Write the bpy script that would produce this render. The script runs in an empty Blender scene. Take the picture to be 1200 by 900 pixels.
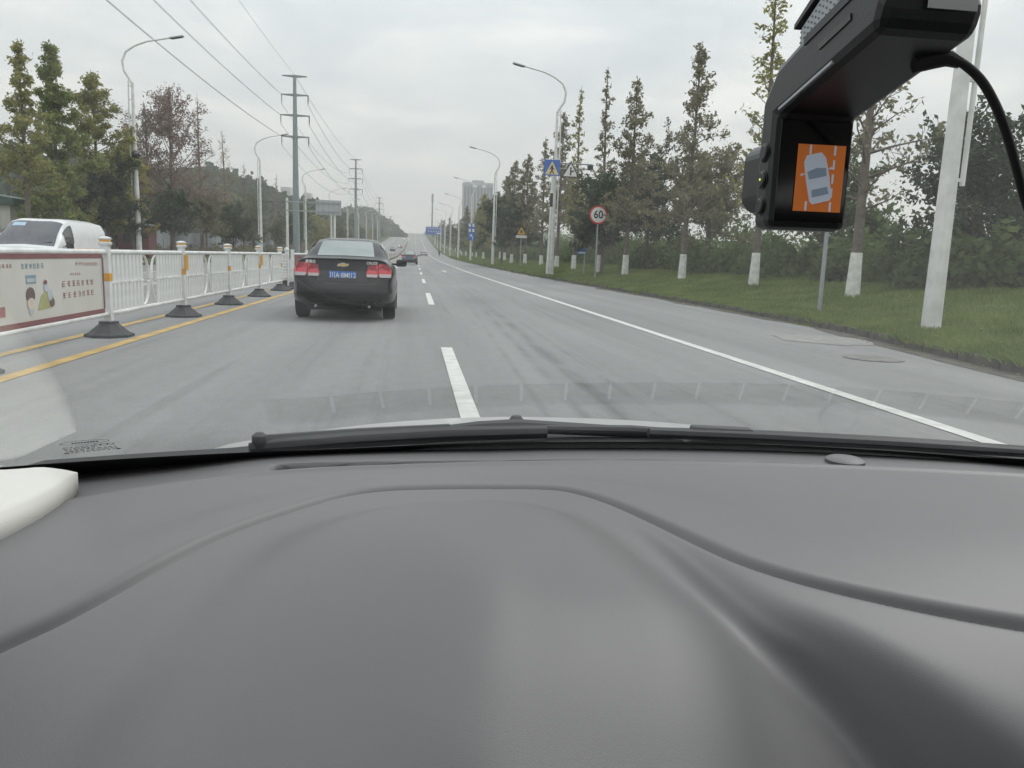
import bpy, bmesh, math, random
import numpy as np
from mathutils import Vector, Matrix
from mathutils.bvhtree import BVHTree

S = bpy.context.scene
C = S.collection
R = math.radians
random.seed(7)

# ------------------------------------------------------------------ camera
W, H, F = 1200, 900, 900.0
VP, ROLL, CAMZ = (486, 299), 0.035, 1.2
def _basis():
    y = np.array([(VP[0]-W/2)/F, (H/2-VP[1])/F, -1.0]); y /= np.linalg.norm(y)
    p2 = np.array([(VP[0]-W/2)/F+math.cos(ROLL), (H/2-VP[1])/F-math.sin(ROLL), -1.0])
    n = np.cross(p2, y); n /= np.linalg.norm(n)
    if n[1] < 0: n = -n
    return np.stack([np.cross(y, n), y, n])
CM = _basis()
def ray(px, py): return CM @ np.array([(px-W/2)/F, (H/2-py)/F, -1.0])
def onz(px, py, z=0.0):
    d = ray(px, py); t = (z-CAMZ)/d[2]; return Vector(d*t)+Vector((0, 0, CAMZ))
def ony(px, py, y):
    d = ray(px, py); t = y/d[1]; return Vector(d*t)+Vector((0, 0, CAMZ))
def onx(px, py, x):
    d = ray(px, py); t = x/d[0]; return Vector(d*t)+Vector((0, 0, CAMZ))

cam = bpy.data.cameras.new('camera'); camo = bpy.data.objects.new('camera', cam); C.objects.link(camo)
cam.sensor_width = 36; cam.lens = 36*F/W; cam.clip_start = 0.02; cam.clip_end = 6000
mw = Matrix([list(CM[0]), list(CM[1]), list(CM[2])]).to_4x4(); mw.translation = (0, 0, CAMZ)
camo.matrix_world = mw
S.camera = camo

# ------------------------------------------------------------------ world, sun, exposure
SUN_EL, SUN_AZ = 48, 60
world = bpy.data.worlds.new('World'); S.world = world; world.use_nodes = True
def build_world():
    nt = world.node_tree; N = nt.nodes; L = nt.links; N.clear()
    out = N.new('ShaderNodeOutputWorld')
    sky = N.new('ShaderNodeTexSky'); sky.sky_type = 'NISHITA'; sky.sun_disc = False
    sky.sun_elevation = R(SUN_EL); sky.sun_rotation = R(SUN_AZ); sky.dust_density = 4
    b1 = N.new('ShaderNodeBackground'); b1.inputs[1].default_value = 0.07
    L.new(sky.outputs[0], b1.inputs[0])
    tc = N.new('ShaderNodeTexCoord'); sep = N.new('ShaderNodeSeparateXYZ'); L.new(tc.outputs['Generated'], sep.inputs[0])
    def M(op, a, b=None):
        m = N.new('ShaderNodeMath'); m.operation = op
        for i, v in enumerate((a, b)):
            if v is None: continue
            if isinstance(v, (int, float)): m.inputs[i].default_value = v
            else: L.new(v, m.inputs[i])
        return m.outputs[0]
    z = M('MAXIMUM', sep.outputs[2], 0.0)
    den = M('ADD', z, 0.13)
    cx, cy = M('DIVIDE', sep.outputs[0], den), M('DIVIDE', sep.outputs[1], den)
    cmb = N.new('ShaderNodeCombineXYZ'); L.new(cx, cmb.inputs[0]); L.new(cy, cmb.inputs[1])
    n = N.new('ShaderNodeTexNoise'); n.inputs['Scale'].default_value = 1.15; n.inputs['Detail'].default_value = 8
    n.inputs['Roughness'].default_value = 0.55; n.inputs['Distortion'].default_value = 0.3
    L.new(cmb.outputs[0], n.inputs['Vector'])
    cr = N.new('ShaderNodeValToRGB'); L.new(n.outputs[0], cr.inputs[0])
    e = cr.color_ramp.elements
    e[0].position = 0.34; e[0].color = (0.36, 0.395, 0.425, 1); e[1].position = 0.66; e[1].color = (0.60, 0.60, 0.58, 1)
    m1 = e.new(0.52); m1.color = (0.455, 0.48, 0.492, 1)
    # overcast: luminance grows towards the zenith; horizon a little warmer
    hor = N.new('ShaderNodeMix'); hor.data_type = 'RGBA'
    fh = M('POWER', M('SUBTRACT', 1.0, z), 9.0)
    L.new(fh, hor.inputs[0]); L.new(cr.outputs[0], hor.inputs[6]); hor.inputs[7].default_value = (0.90, 0.875, 0.81, 1)
    b2 = N.new('ShaderNodeBackground'); L.new(hor.outputs[2], b2.inputs[0])
    L.new(M('ADD', 1.0, M('MULTIPLY', z, 2.0)), b2.inputs[1])
    mx = N.new('ShaderNodeMixShader'); mx.inputs[0].default_value = 0.92
    L.new(b1.outputs[0], mx.inputs[1]); L.new(b2.outputs[0], mx.inputs[2]); L.new(mx.outputs[0], out.inputs[0])
build_world()
sl = bpy.data.lights.new('sun', 'SUN'); sl.energy = 0.9; sl.angle = R(25); sl.color = (1, 0.97, 0.93)
so = bpy.data.objects.new('sun', sl); C.objects.link(so)
_a, _e = R(SUN_AZ), R(SUN_EL)
so.rotation_euler = Vector((math.sin(_a)*math.cos(_e), math.cos(_a)*math.cos(_e), math.sin(_e))).to_track_quat('Z', 'Y').to_euler()
vs = S.view_settings; vs.view_transform = 'Standard'; vs.look = 'None'; vs.exposure = 0.38; vs.gamma = 1; vs.use_curve_mapping = False
S.cycles.use_denoising = True
S.cycles.max_bounces = 6; S.cycles.diffuse_bounces = 3; S.cycles.glossy_bounces = 3; S.cycles.transparent_max_bounces = 24; S.cycles.volume_bounces = 0
S.cycles.volume_step_rate = 1.0
S.cycles.caustics_reflective = False; S.cycles.caustics_refractive = False

# ------------------------------------------------------------------ helpers
class MB:
    def __init__(self): self.v = []; self.f = []
    def add(self, vs, fs):
        o = len(self.v); self.v += [tuple(p) for p in vs]; self.f += [tuple(i+o for i in q) for q in fs]; return self
    def box(self, c, s, rot=None):
        hx, hy, hz = s[0]/2, s[1]/2, s[2]/2
        P = [Vector((x, y, z)) for z in (-hz, hz) for y in (-hy, hy) for x in (-hx, hx)]
        if rot is not None: P = [rot @ p for p in P]
        c = Vector(c)
        return self.add([p+c for p in P], [(0,2,3,1),(4,5,7,6),(0,1,5,4),(2,6,7,3),(0,4,6,2),(1,3,7,5)])
    def b2(self, x0, x1, y0, y1, z0, z1):
        return self.box(((x0+x1)/2, (y0+y1)/2, (z0+z1)/2), (x1-x0, y1-y0, z1-z0))
    def tube(self, pts, r, n=8, cap=True):
        pts = [Vector(p) for p in pts]
        rs = r if isinstance(r, (list, tuple)) else [r]*len(pts)
        o = len(self.v); up = None
        for i, p in enumerate(pts):
            a = pts[max(i-1, 0)]; b = pts[min(i+1, len(pts)-1)]; d = (b-a).normalized()
            if up is None: up = Vector((1, 0, 0)) if abs(d.x) < 0.8 else Vector((0, 0, 1))
            s = d.cross(up).normalized(); up = s.cross(d).normalized()
            for k in range(n):
                t = 2*math.pi*k/n; self.v.append(tuple(p+(s*math.cos(t)+up*math.sin(t))*rs[i]))
        for i in range(len(pts)-1):
            for k in range(n):
                a = o+i*n+k; b = o+i*n+(k+1) % n; self.f.append((a, b, b+n, a+n))
        if cap:
            self.f.append(tuple(o+k for k in range(n))[::-1]); self.f.append(tuple(o+(len(pts)-1)*n+k for k in range(n)))
        return self
    def lathe(self, prof, n=16, c=(0, 0, 0), axis='z', sq=None):
        o = len(self.v)
        for (r, h) in prof:
            for k in range(n):
                t = 2*math.pi*(k+.5)/n; a, b = r*math.cos(t), r*math.sin(t)
                p = {'z': (a, b, h), 'y': (a, h, b), 'x': (h, a, b)}[axis]
                self.v.append((p[0]+c[0], p[1]+c[1], p[2]+c[2]))
        for i in range(len(prof)-1):
            for k in range(n):
                a = o+i*n+k; b = o+i*n+(k+1) % n; self.f.append((a, b, b+n, a+n))
        self.f.append(tuple(o+k for k in range(n))[::-1]); self.f.append(tuple(o+(len(prof)-1)*n+k for k in range(n)))
        return self
    def prism(self, poly, d, origin=(0, 0, 0), U=(1, 0, 0), V=(0, 0, 1)):
        U, V, o = Vector(U), Vector(V), Vector(origin); N = U.cross(V).normalized()*d
        n = len(poly); P = [o+U*a+V*b for a, b in poly]
        return self.add(P+[p+N for p in P], [tuple(range(n))[::-1], tuple(range(n, 2*n))]+[(i, (i+1) % n, (i+1) % n+n, i+n) for i in range(n)])
    def grid(self, nx, ny, fn, mask=None):
        o = len(self.v)
        for j in range(ny):
            for i in range(nx): self.v.append(tuple(fn(i/(nx-1), j/(ny-1))))
        for j in range(ny-1):
            for i in range(nx-1):
                a = o+j*nx+i; self.f.append((a, a+1, a+nx+1, a+nx))
        return self
    def mesh(self, name, smooth=False):
        me = bpy.data.meshes.new(name); me.from_pydata(self.v, [], self.f)
        bm = bmesh.new(); bm.from_mesh(me); bmesh.ops.recalc_face_normals(bm, faces=bm.faces); bm.to_mesh(me); bm.free()
        if smooth:
            me.polygons.foreach_set('use_smooth', [True]*len(me.polygons))
        me.update(); return me

def link(name, me, m=None, parent=None, loc=None, rot=None):
    o = bpy.data.objects.new(name, me); C.objects.link(o)
    if m is not None and me is not None and len(me.materials) == 0: me.materials.append(m)
    if parent is not None: o.parent = parent
    if loc is not None: o.location = loc
    if rot is not None: o.rotation_euler = rot
    return o
def obj(name, mb, m, parent=None, smooth=False, loc=None, rot=None, bevel=0, angle=35):
    o = link(name, mb.mesh(name, smooth), m, parent, loc, rot)
    if smooth:
        o.data.set_sharp_from_angle(angle=R(angle))
    if bevel:
        b = o.modifiers.new('bevel', 'BEVEL'); b.width = bevel; b.segments = 2; b.limit_method = 'ANGLE'
    return o
def tag(o, label=None, cat=None, group=None, kind=None):
    if label: o['label'] = label
    if cat: o['category'] = cat
    if group: o['group'] = group
    if kind: o['kind'] = kind
    return o
def thing(name, label, cat, loc=(0, 0, 0), rz=0, group=None):
    o = link(name, None, loc=loc, rot=(0, 0, rz)); o.empty_display_size = 0.2
    return tag(o, label, cat, group)
def dup(root, loc=None, rz=None, label=None, group=None, scale=None, parent=None):
    r = root.copy(); C.objects.link(r)
    if parent is not None: r.parent = parent
    if loc is not None: r.location = loc
    if rz is not None: r.rotation_euler = (0, 0, rz)
    if scale is not None: r.scale = scale if not isinstance(scale, (int, float)) else (scale,)*3
    if label: r['label'] = label
    if group: r['group'] = group
    for ch in list(root.children): dup(ch, parent=r)
    return r
def text_mesh(txt, size, bold=0.0, depth=0.0):
    cu = bpy.data.curves.new('txt', 'FONT'); cu.body = txt; cu.size = size; cu.align_x = 'CENTER'; cu.align_y = 'CENTER'
    cu.offset = bold; cu.extrude = depth; cu.resolution_u = 3
    o = bpy.data.objects.new('txt', cu); C.objects.link(o)
    dg = bpy.context.evaluated_depsgraph_get(); me = bpy.data.meshes.new_from_object(o.evaluated_get(dg))
    bpy.data.objects.remove(o); bpy.data.curves.remove(cu); me.materials.clear(); return me
def text(name, txt, size, m, parent, loc, rot=(R(90), 0, 0), bold=0.0, sx=1.0):
    o = link(name, text_mesh(txt, size, bold), m, parent, loc, rot); o.scale = (sx, 1, 1); return o

# ------------------------------------------------------------------ materials
MATS = {}
def pm(name, col, rough=0.5, metal=0.0, var=0.12, scale=4.0, bump=0.0, bscale=60.0, coat=0.0, spec=0.5, stretch=(1, 1, 1), emit=0.0, island=0.0, detail=5, hue=None):
    if name in MATS: return MATS[name]
    m = bpy.data.materials.new(name); m.use_nodes = True; MATS[name] = m
    nt = m.node_tree; N = nt.nodes; L = nt.links; p = N['Principled BSDF']
    p.inputs['Roughness'].default_value = rough; p.inputs['Metallic'].default_value = metal
    p.inputs['Specular IOR Level'].default_value = spec; p.inputs['Coat Weight'].default_value = coat; p.inputs['Coat Roughness'].default_value = 0.08
    tc = N.new('ShaderNodeTexCoord'); mp = N.new('ShaderNodeMapping'); mp.inputs['Scale'].default_value = stretch
    L.new(tc.outputs['Object'], mp.inputs[0])
    n = N.new('ShaderNodeTexNoise'); n.inputs['Scale'].default_value = scale; n.inputs['Detail'].default_value = detail
    L.new(mp.outputs[0], n.inputs[0])
    mr = N.new('ShaderNodeMapRange'); mr.inputs[1].default_value = 0.3; mr.inputs[2].default_value = 0.7; L.new(n.outputs[0], mr.inputs[0])
    mx = N.new('ShaderNodeMix'); mx.data_type = 'RGBA'; L.new(mr.outputs[0], mx.inputs[0])
    lo = tuple(max(c*(1-var), 0) for c in col[:3]); hi = tuple(min(c*(1+var), 1) for c in (hue or col)[:3])
    mx.inputs[6].default_value = (*lo, 1); mx.inputs[7].default_value = (*hi, 1)
    outc = mx.outputs[2]
    if island:
        g = N.new('ShaderNodeNewGeometry'); mr2 = N.new('ShaderNodeMapRange'); mr2.inputs[3].default_value = 1-island; mr2.inputs[4].default_value = 1+island
        L.new(g.outputs['Random Per Island'], mr2.inputs[0])
        hv = N.new('ShaderNodeHueSaturation'); L.new(outc, hv.inputs['Color']); L.new(mr2.outputs[0], hv.inputs['Value']); outc = hv.outputs[0]
    L.new(outc, p.inputs['Base Color'])
    if emit:
        L.new(outc, p.inputs['Emission Color']); p.inputs['Emission Strength'].default_value = emit
    if bump:
        n2 = N.new('ShaderNodeTexNoise'); n2.inputs['Scale'].default_value = bscale; n2.inputs['Detail'].default_value = 3; L.new(tc.outputs['Object'], n2.inputs[0])
        b = N.new('ShaderNodeBump'); b.inputs['Strength'].default_value = bump; b.inputs['Distance'].default_value = 0.01
        L.new(n2.outputs[0], b.inputs['Height']); L.new(b.outputs[0], p.inputs['Normal'])
    return m
def leafmat(name, c1, c2, trans=0.45, island=0.35):
    m = bpy.data.materials.new(name); m.use_nodes = True
    nt = m.node_tree; N = nt.nodes; L = nt.links; N.clear(); out = N.new('ShaderNodeOutputMaterial')
    g = N.new('ShaderNodeNewGeometry'); tc = N.new('ShaderNodeTexCoord'); n = N.new('ShaderNodeTexNoise'); n.inputs['Scale'].default_value = 0.9
    L.new(tc.outputs['Object'], n.inputs[0])
    ad = N.new('ShaderNodeMath'); ad.operation = 'MULTIPLY_ADD'; ad.inputs[1].default_value = 0.55; L.new(g.outputs['Random Per Island'], ad.inputs[0])
    sb = N.new('ShaderNodeMapRange'); sb.inputs[1].default_value = 0.3; sb.inputs[2].default_value = 0.7; sb.inputs[3].default_value = -0.05; sb.inputs[4].default_value = 0.5
    L.new(n.outputs[0], sb.inputs[0]); L.new(sb.outputs[0], ad.inputs[2])
    mx = N.new('ShaderNodeMix'); mx.data_type = 'RGBA'; L.new(ad.outputs[0], mx.inputs[0]); mx.inputs[6].default_value = (*c1, 1); mx.inputs[7].default_value = (*c2, 1)
    d = N.new('ShaderNodeBsdfDiffuse'); t = N.new('ShaderNodeBsdfTranslucent'); ms = N.new('ShaderNodeMixShader'); ms.inputs[0].default_value = trans
    L.new(mx.outputs[2], d.inputs[0]); L.new(mx.outputs[2], t.inputs[0]); L.new(d.outputs[0], ms.inputs[1]); L.new(t.outputs[0], ms.inputs[2]); L.new(ms.outputs[0], out.inputs[0])
    return m
def glassmat(name, tint=(1, 1, 1), k=1.7, rough=0.0):
    m = bpy.data.materials.new(name); m.use_nodes = True
    nt = m.node_tree; N = nt.nodes; L = nt.links; N.clear(); out = N.new('ShaderNodeOutputMaterial')
    fr = N.new('ShaderNodeFresnel'); gg = N.new('ShaderNodeNewGeometry'); io = N.new('ShaderNodeMapRange'); io.inputs[3].default_value = 1.5; io.inputs[4].default_value = 1/1.5
    L.new(gg.outputs['Backfacing'], io.inputs[0]); L.new(io.outputs[0], fr.inputs[0])     # a pane reflects alike from both sides
    mu = N.new('ShaderNodeMath'); mu.operation = 'MULTIPLY'; mu.inputs[1].default_value = k; mu.use_clamp = True; L.new(fr.outputs[0], mu.inputs[0])
    t = N.new('ShaderNodeBsdfTransparent'); t.inputs[0].default_value = (*tint, 1); g = N.new('ShaderNodeBsdfGlossy'); g.inputs['Roughness'].default_value = rough
    ms = N.new('ShaderNodeMixShader'); L.new(mu.outputs[0], ms.inputs[0]); L.new(t.outputs[0], ms.inputs[1]); L.new(g.outputs[0], ms.inputs[2]); L.new(ms.outputs[0], out.inputs[0])
    return m

M_white = pm('white_paint', (0.68, 0.68, 0.66), 0.5, var=0.14, scale=3)
M_fence = pm('fence_white', (0.68, 0.69, 0.685), 0.5, var=0.16, scale=5)
M_grey = pm('galvanised', (0.34, 0.36, 0.37), 0.55, 0.3, var=0.12)
M_steel = pm('pylon_steel', (0.24, 0.28, 0.28), 0.6, 0.2)
M_dark = pm('dark_rubber', (0.045, 0.047, 0.05), 0.75, var=0.3, bump=0.3)
M_black = pm('black_plastic', (0.018, 0.018, 0.019), 0.5, var=0.2)
M_tyre = pm('tyre_rubber', (0.022, 0.022, 0.023), 0.85, var=0.2)
M_orange = pm('orange_reflector', (0.72, 0.36, 0.04), 0.35, var=0.08)
M_carglass = pm('dark_car_glass', (0.012, 0.016, 0.018), 0.04, var=0.1, spec=0.9, coat=0.6)
M_red = pm('sign_red', (0.60, 0.05, 0.05), 0.4, var=0.06)
M_blue = pm('sign_blue', (0.045, 0.14, 0.46), 0.4, var=0.06)
M_yellow = pm('sign_yellow', (0.75, 0.42, 0.03), 0.4, var=0.06)
M_signblack = pm('sign_black', (0.02, 0.02, 0.02), 0.5)
M_signwhite = pm('sign_white', (0.75, 0.75, 0.73), 0.4, var=0.05)
M_bark = pm('bark', (0.14, 0.115, 0.095), 0.9, var=0.35, scale=6, bump=0.6, bscale=20)
M_barkred = pm('reddish_twigs', (0.19, 0.135, 0.115), 0.9, var=0.3, scale=6)
M_lime = pm('whitewash', (0.66, 0.66, 0.62), 0.85, var=0.22, scale=5, bump=0.4, bscale=25)
M_yline = pm('yellow_line', (0.50, 0.34, 0.12), 0.7, var=0.22, scale=3, bump=0.2)
M_wline = pm('white_line', (0.62, 0.62, 0.59), 0.65, var=0.16, scale=5, bump=0.2)

# ------------------------------------------------------------------ terrain profile
_PY = [-400, -60, 30, 60, 94, 132, 170, 210, 275, 356, 480, 700, 950, 1150, 1500]
_PZ = [0, 0, 0, 0.02, 0.14, 0.34, 0.62, 1.2, 2.55, 5.2, 10.2, 19.3, 26.8, 28.5, 28.5]
def zr(y):
    i = min(max(int(np.searchsorted(_PY, y))-1, 0), len(_PY)-2)
    y0, y1, p0, p1 = _PY[i], _PY[i+1], _PZ[i], _PZ[i+1]
    def sl(k):
        k0, k1 = max(k-1, 0), min(k+1, len(_PY)-1); return (_PZ[k1]-_PZ[k0])/(_PY[k1]-_PY[k0])
    t = (y-y0)/(y1-y0); h = y1-y0
    return (2*t**3-3*t*t+1)*p0+(t**3-2*t*t+t)*h*sl(i)+(-2*t**3+3*t*t)*p1+(t**3-t*t)*h*sl(i+1)
def kerbx(y): return float(np.interp(y, [-30, 4, 8.5, 10.4, 14, 20, 600], [6.9, 7.2, 7.45, 7.75, 8.35, 8.6, 8.6]))
KL = -16.7
def bump(x, y):
    k = kerbx(y)
    if x > k: return float(np.interp(x-k, [0, 0.25, 1.5, 3.4, 6, 12, 30, 80], [0.10, 0.13, 0.16, 0.46, 0.75, 1.1, 2.2, 5.0]))
    if x < KL: return float(np.interp(KL-x, [0, 0.25, 3, 10, 60], [0.10, 0.14, 0.3, 0.6, 2.5]))
    return -0.05
def zg(x, y): return zr(y)+bump(x, y)
def G(x, y): return (x, y, zg(x, y))

def asphalt():
    m = bpy.data.materials.new('asphalt'); m.use_nodes = True
    nt = m.node_tree; N = nt.nodes; L = nt.links; p = N['Principled BSDF']
    tc = N.new('ShaderNodeTexCoord')
    def noise(sc, stretch, detail=4, rough=0.55, dist=0.0):
        mp = N.new('ShaderNodeMapping'); mp.inputs['Scale'].default_value = stretch; L.new(tc.outputs['Object'], mp.inputs[0])
        n = N.new('ShaderNodeTexNoise'); n.inputs['Scale'].default_value = sc; n.inputs['Detail'].default_value = detail; n.inputs['Roughness'].default_value = rough
        n.inputs['Distortion'].default_value = dist
        L.new(mp.outputs[0], n.inputs[0]); return n.outputs[0]
    def rng(s, a, b, c, d):
        r = N.new('ShaderNodeMapRange'); r.inputs[1].default_value = a; r.inputs[2].default_value = b; r.inputs[3].default_value = c; r.inputs[4].default_value = d; L.new(s, r.inputs[0]); return r.outputs[0]
    def mul(a, b):
        q = N.new('ShaderNodeMath'); q.operation = 'MULTIPLY'; L.new(a, q.inputs[0]); L.new(b, q.inputs[1]); return q.outputs[0]
    big = rng(noise(0.25, (1, 0.35, 1)), 0.3, 0.7, 0.86, 1.10)
    lane = rng(noise(1.3, (1, 0.02, 1), 3), 0.35, 0.65, 0.88, 1.06)
    streak = rng(noise(3.2, (1, 0.025, 1), 5, 0.6, 0.12), 0.56, 0.74, 1.0, 0.74)
    grain = rng(noise(120, (1, 1, 1), 2), 0.3, 0.7, 0.80, 1.2)
    mid = rng(noise(7, (1, 0.6, 1), 5, 0.7), 0.3, 0.7, 0.93, 1.07)
    v = mul(mul(mul(big, lane), mul(streak, grain)), mid)
    sp_ = N.new('ShaderNodeSeparateXYZ'); L.new(tc.outputs['Object'], sp_.inputs[0])
    def line(x0, x1, wd, amt):
        # a rubbed tyre trace: dark soft band along a slanting line, broken up by noise
        r = N.new('ShaderNodeMapRange'); r.inputs[1].default_value = 4; r.inputs[2].default_value = 26; r.inputs[3].default_value = x0; r.inputs[4].default_value = x1; L.new(sp_.outputs[1], r.inputs[0])
        q = N.new('ShaderNodeMath'); q.operation = 'SUBTRACT'; L.new(sp_.outputs[0], q.inputs[0]); L.new(r.outputs[0], q.inputs[1])
        ab = N.new('ShaderNodeMath'); ab.operation = 'ABSOLUTE'; L.new(q.outputs[0], ab.inputs[0])
        band = rng(ab.outputs[0], 0.0, wd, 1.0, 0.0); fade = rng(sp_.outputs[1], 14, 27, 1.0, 0.0)
        brk = rng(noise(2.2, (1, .35, 1), 4), .36, .62, .0, amt); m_ = mul(mul(band, fade), brk)
        iv = N.new('ShaderNodeMath'); iv.operation = 'SUBTRACT'; iv.inputs[0].default_value = 1.0; L.new(m_, iv.inputs[1]); return iv.outputs[0]
    for x0_, x1_, wd, amt in ((1.62, 1.95, .13, .38), (1.30, 1.80, .08, .30), (1.95, 2.15, .07, .25), (1.0, 1.55, .06, .2)):
        v = mul(v, line(x0_, x1_, wd, amt))
    vm = N.new('ShaderNodeVectorMath'); vm.operation = 'SCALE'; vm.inputs[0].default_value = (0.245, 0.247, 0.243); L.new(v, vm.inputs[3])
    L.new(vm.outputs[0], p.inputs['Base Color'])
    p.inputs['Roughness'].default_value = 0.72; p.inputs['Specular IOR Level'].default_value = 0.35
    b = N.new('ShaderNodeBump'); b.inputs['Strength'].default_value = 0.35; b.inputs['Distance'].default_value = 0.008
    L.new(noise(140, (1, 1, 1), 3), b.inputs['Height']); L.new(b.outputs[0], p.inputs['Normal'])
    return m
M_asph = asphalt()
YS = list(np.concatenate([np.arange(-40, 60, 2.0), np.arange(60, 300, 8.0), np.arange(300, 1460, 20.0)]))

def strip(name, xa, xb, ys, m, dz=0.0, parent=None, n=2):
    mb = MB(); fa = xa if callable(xa) else (lambda y: xa); fb = xb if callable(xb) else (lambda y: xb)
    for y in ys:
        for k in range(n):
            t = k/(n-1); mb.v.append((fa(y)*(1-t)+fb(y)*t, y, zr(y)+dz))
    for i in range(len(ys)-1):
        for k in range(n-1):
            a = i*n+k; mb.f.append((a, a+1, a+n+1, a+n))
    return obj(name, mb, m, parent, smooth=True)

# ground sheet
def build_ground():
    m = bpy.data.materials.new('grass_soil'); m.use_nodes = True
    nt = m.node_tree; N = nt.nodes; L = nt.links; p = N['Principled BSDF']; p.inputs['Roughness'].default_value = 0.95; p.inputs['Specular IOR Level'].default_value = 0.1
    tc = N.new('ShaderNodeTexCoord')
    n1 = N.new('ShaderNodeTexNoise'); n1.inputs['Scale'].default_value = 0.5; n1.inputs['Detail'].default_value = 6; L.new(tc.outputs['Object'], n1.inputs[0])
    cr = N.new('ShaderNodeValToRGB'); L.new(n1.outputs[0], cr.inputs[0]); e = cr.color_ramp.elements
    e[0].position = 0.3; e[0].color = (0.065, 0.075, 0.04, 1); e[1].position = 0.7; e[1].color = (0.12, 0.155, 0.06, 1)
    L.new(cr.outputs[0], p.inputs['Base Color'])
    n2 = N.new('ShaderNodeTexNoise'); n2.inputs['Scale'].default_value = 9; n2.inputs['Detail'].default_value = 4; L.new(tc.outputs['Object'], n2.inputs[0])
    b = N.new('ShaderNodeBump'); b.inputs['Strength'].default_value = 0.8; b.inputs['Distance'].default_value = 0.06; L.new(n2.outputs[0], b.inputs['Height']); L.new(b.outputs[0], p.inputs['Normal'])
    offs_r = [0.0, 0.26, 0.9, 1.6, 2.5, 3.4, 4.6, 6, 9, 12, 20, 30, 60, 120, 300, 640]
    offs_l = [640, 300, 120, 60, 30, 18, 10, 6, 3, 1, 0.26, 0.0]
    mb = MB(); nrow = None
    for y in YS:
        xs = [KL-o for o in offs_l]+[KL+0.002, -4, kerbx(y)-0.002]+[kerbx(y)+o for o in offs_r]
        nrow = len(xs)
        for x in xs: mb.v.append((x, y, zg(x, y)+(0.0 if x < kerbx(y)+1 else 0.05*math.sin(x*1.7+y*0.9)*math.sin(y*0.37+x*0.3))))
    for i in range(len(YS)-1):
        for k in range(nrow-1):
            a = i*nrow+k; mb.f.append((a, a+1, a+nrow+1, a+nrow))
    tag(obj('ground', mb, m, smooth=True), kind='structure')
build_ground()
road = tag(strip('road', KL, kerbx, YS, M_asph, 0.0, n=7), kind='structure')
# kerbs: dirty concrete stones; near ones as separate pieces
M_kerb = pm('kerb_concrete', (0.105, 0.10, 0.09), 0.95, var=0.5, scale=3, bump=0.6, bscale=30)
M_dirt = pm('gutter_dirt', (0.085, 0.078, 0.065), 0.95, var=0.5, scale=4, bump=0.8, bscale=18)
def kerb(name, fx, side, ys, nstones):
    root = link(name, None); tag(root, kind='structure')
    y = -6.0; k = 0
    proto = {}
    while k < nstones:
        L = 0.97; a = Vector((fx(y), y, 0)); b = Vector((fx(y+L), y+L, 0)); ang = math.atan2(b.x-a.x, b.y-a.y)
        mb = MB().b2(0.0, 0.24*side, 0, L, -0.10, 0.125+random.uniform(-.012, .01))
        o = obj('kerb_stone', mb, M_kerb, root, loc=(a.x+random.uniform(-.012, .012), y, zr(y)), rot=(0, 0, -ang))
        y += 1.0; k += 1
    mb = MB(); yy = [v for v in YS if v > y]; yy = [y]+yy
    for v in yy:
        for dx, dz in ((0, -0.02), (0, 0.12), (0.24*side, 0.122), (0.24*side, 0.05)): mb.v.append((fx(v)+dx, v, zr(v)+dz))
    for i in range(len(yy)-1):
        for q in range(3): a = i*4+q; mb.f.append((a, a+1, a+5, a+4))
    o = obj('kerb_run', mb, M_kerb, root); o['kind'] = 'stuff'
kerb('kerb', kerbx, 1, YS, 70)
kerb('kerb', lambda y: KL, -1, YS, 60)
ys_n = list(np.arange(-10, 130, 1.5))
strip('gutter_dirt', lambda y: kerbx(y)-0.38-0.2*math.sin(y*0.9)*math.sin(y*0.31)-0.1*math.sin(y*2.3), lambda y: kerbx(y)+0.001, ys_n, M_dirt, 0.005, road, n=3)
# markings
ysm = list(np.concatenate([np.arange(-10, 60, 2.5), np.arange(60, 300, 8.0), np.arange(300, 1180, 20.0)]))
strip('edge_line', 4.09, 4.25, ysm, M_wline, 0.006, road)
strip('yellow_line', -3.65, -3.50, ysm, M_yline, 0.006, road)
strip('yellow_line', -4.42, -4.28, ysm, M_yline, 0.006, road)
y0 = 4.2
for k in range(24):
    a = y0+15*k
    strip('lane_dash', 0.36, 0.51, [a, a+2, a+4, a+6], M_wline, 0.006, road)
strip('lane_line', 0.36, 0.51, [v for v in ysm if v > 366], M_wline, 0.006, road)
for k in range(24):
    strip('lane_dash', -8.5, -8.35, [a-9+15*k for a in (0, 2, 4, 6)], M_wline, 0.006, road)
strip('edge_line', -12.3, -12.15, ysm, M_wline, 0.006, road)
# lane arrows far ahead
def arrow(x, y):
    pts = [(-.08, 0), (.08, 0), (.08, 3.4), (.3, 3.4), (0, 5.6), (-.3, 3.4), (-.08, 3.4)]
    mb = MB(); mb.add([(x+a, y+b, zr(y+b)+0.006) for a, b in pts], [(0, 1, 2, 6), (6, 2, 3, 4, 5)][0:1]+[(5, 6, 2, 3, 4)])
    obj('lane_arrow', mb, M_wline, road)
arrow(-1.6, 66); arrow(2.3, 58); arrow(2.3, 200); arrow(-1.6, 200)
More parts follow.
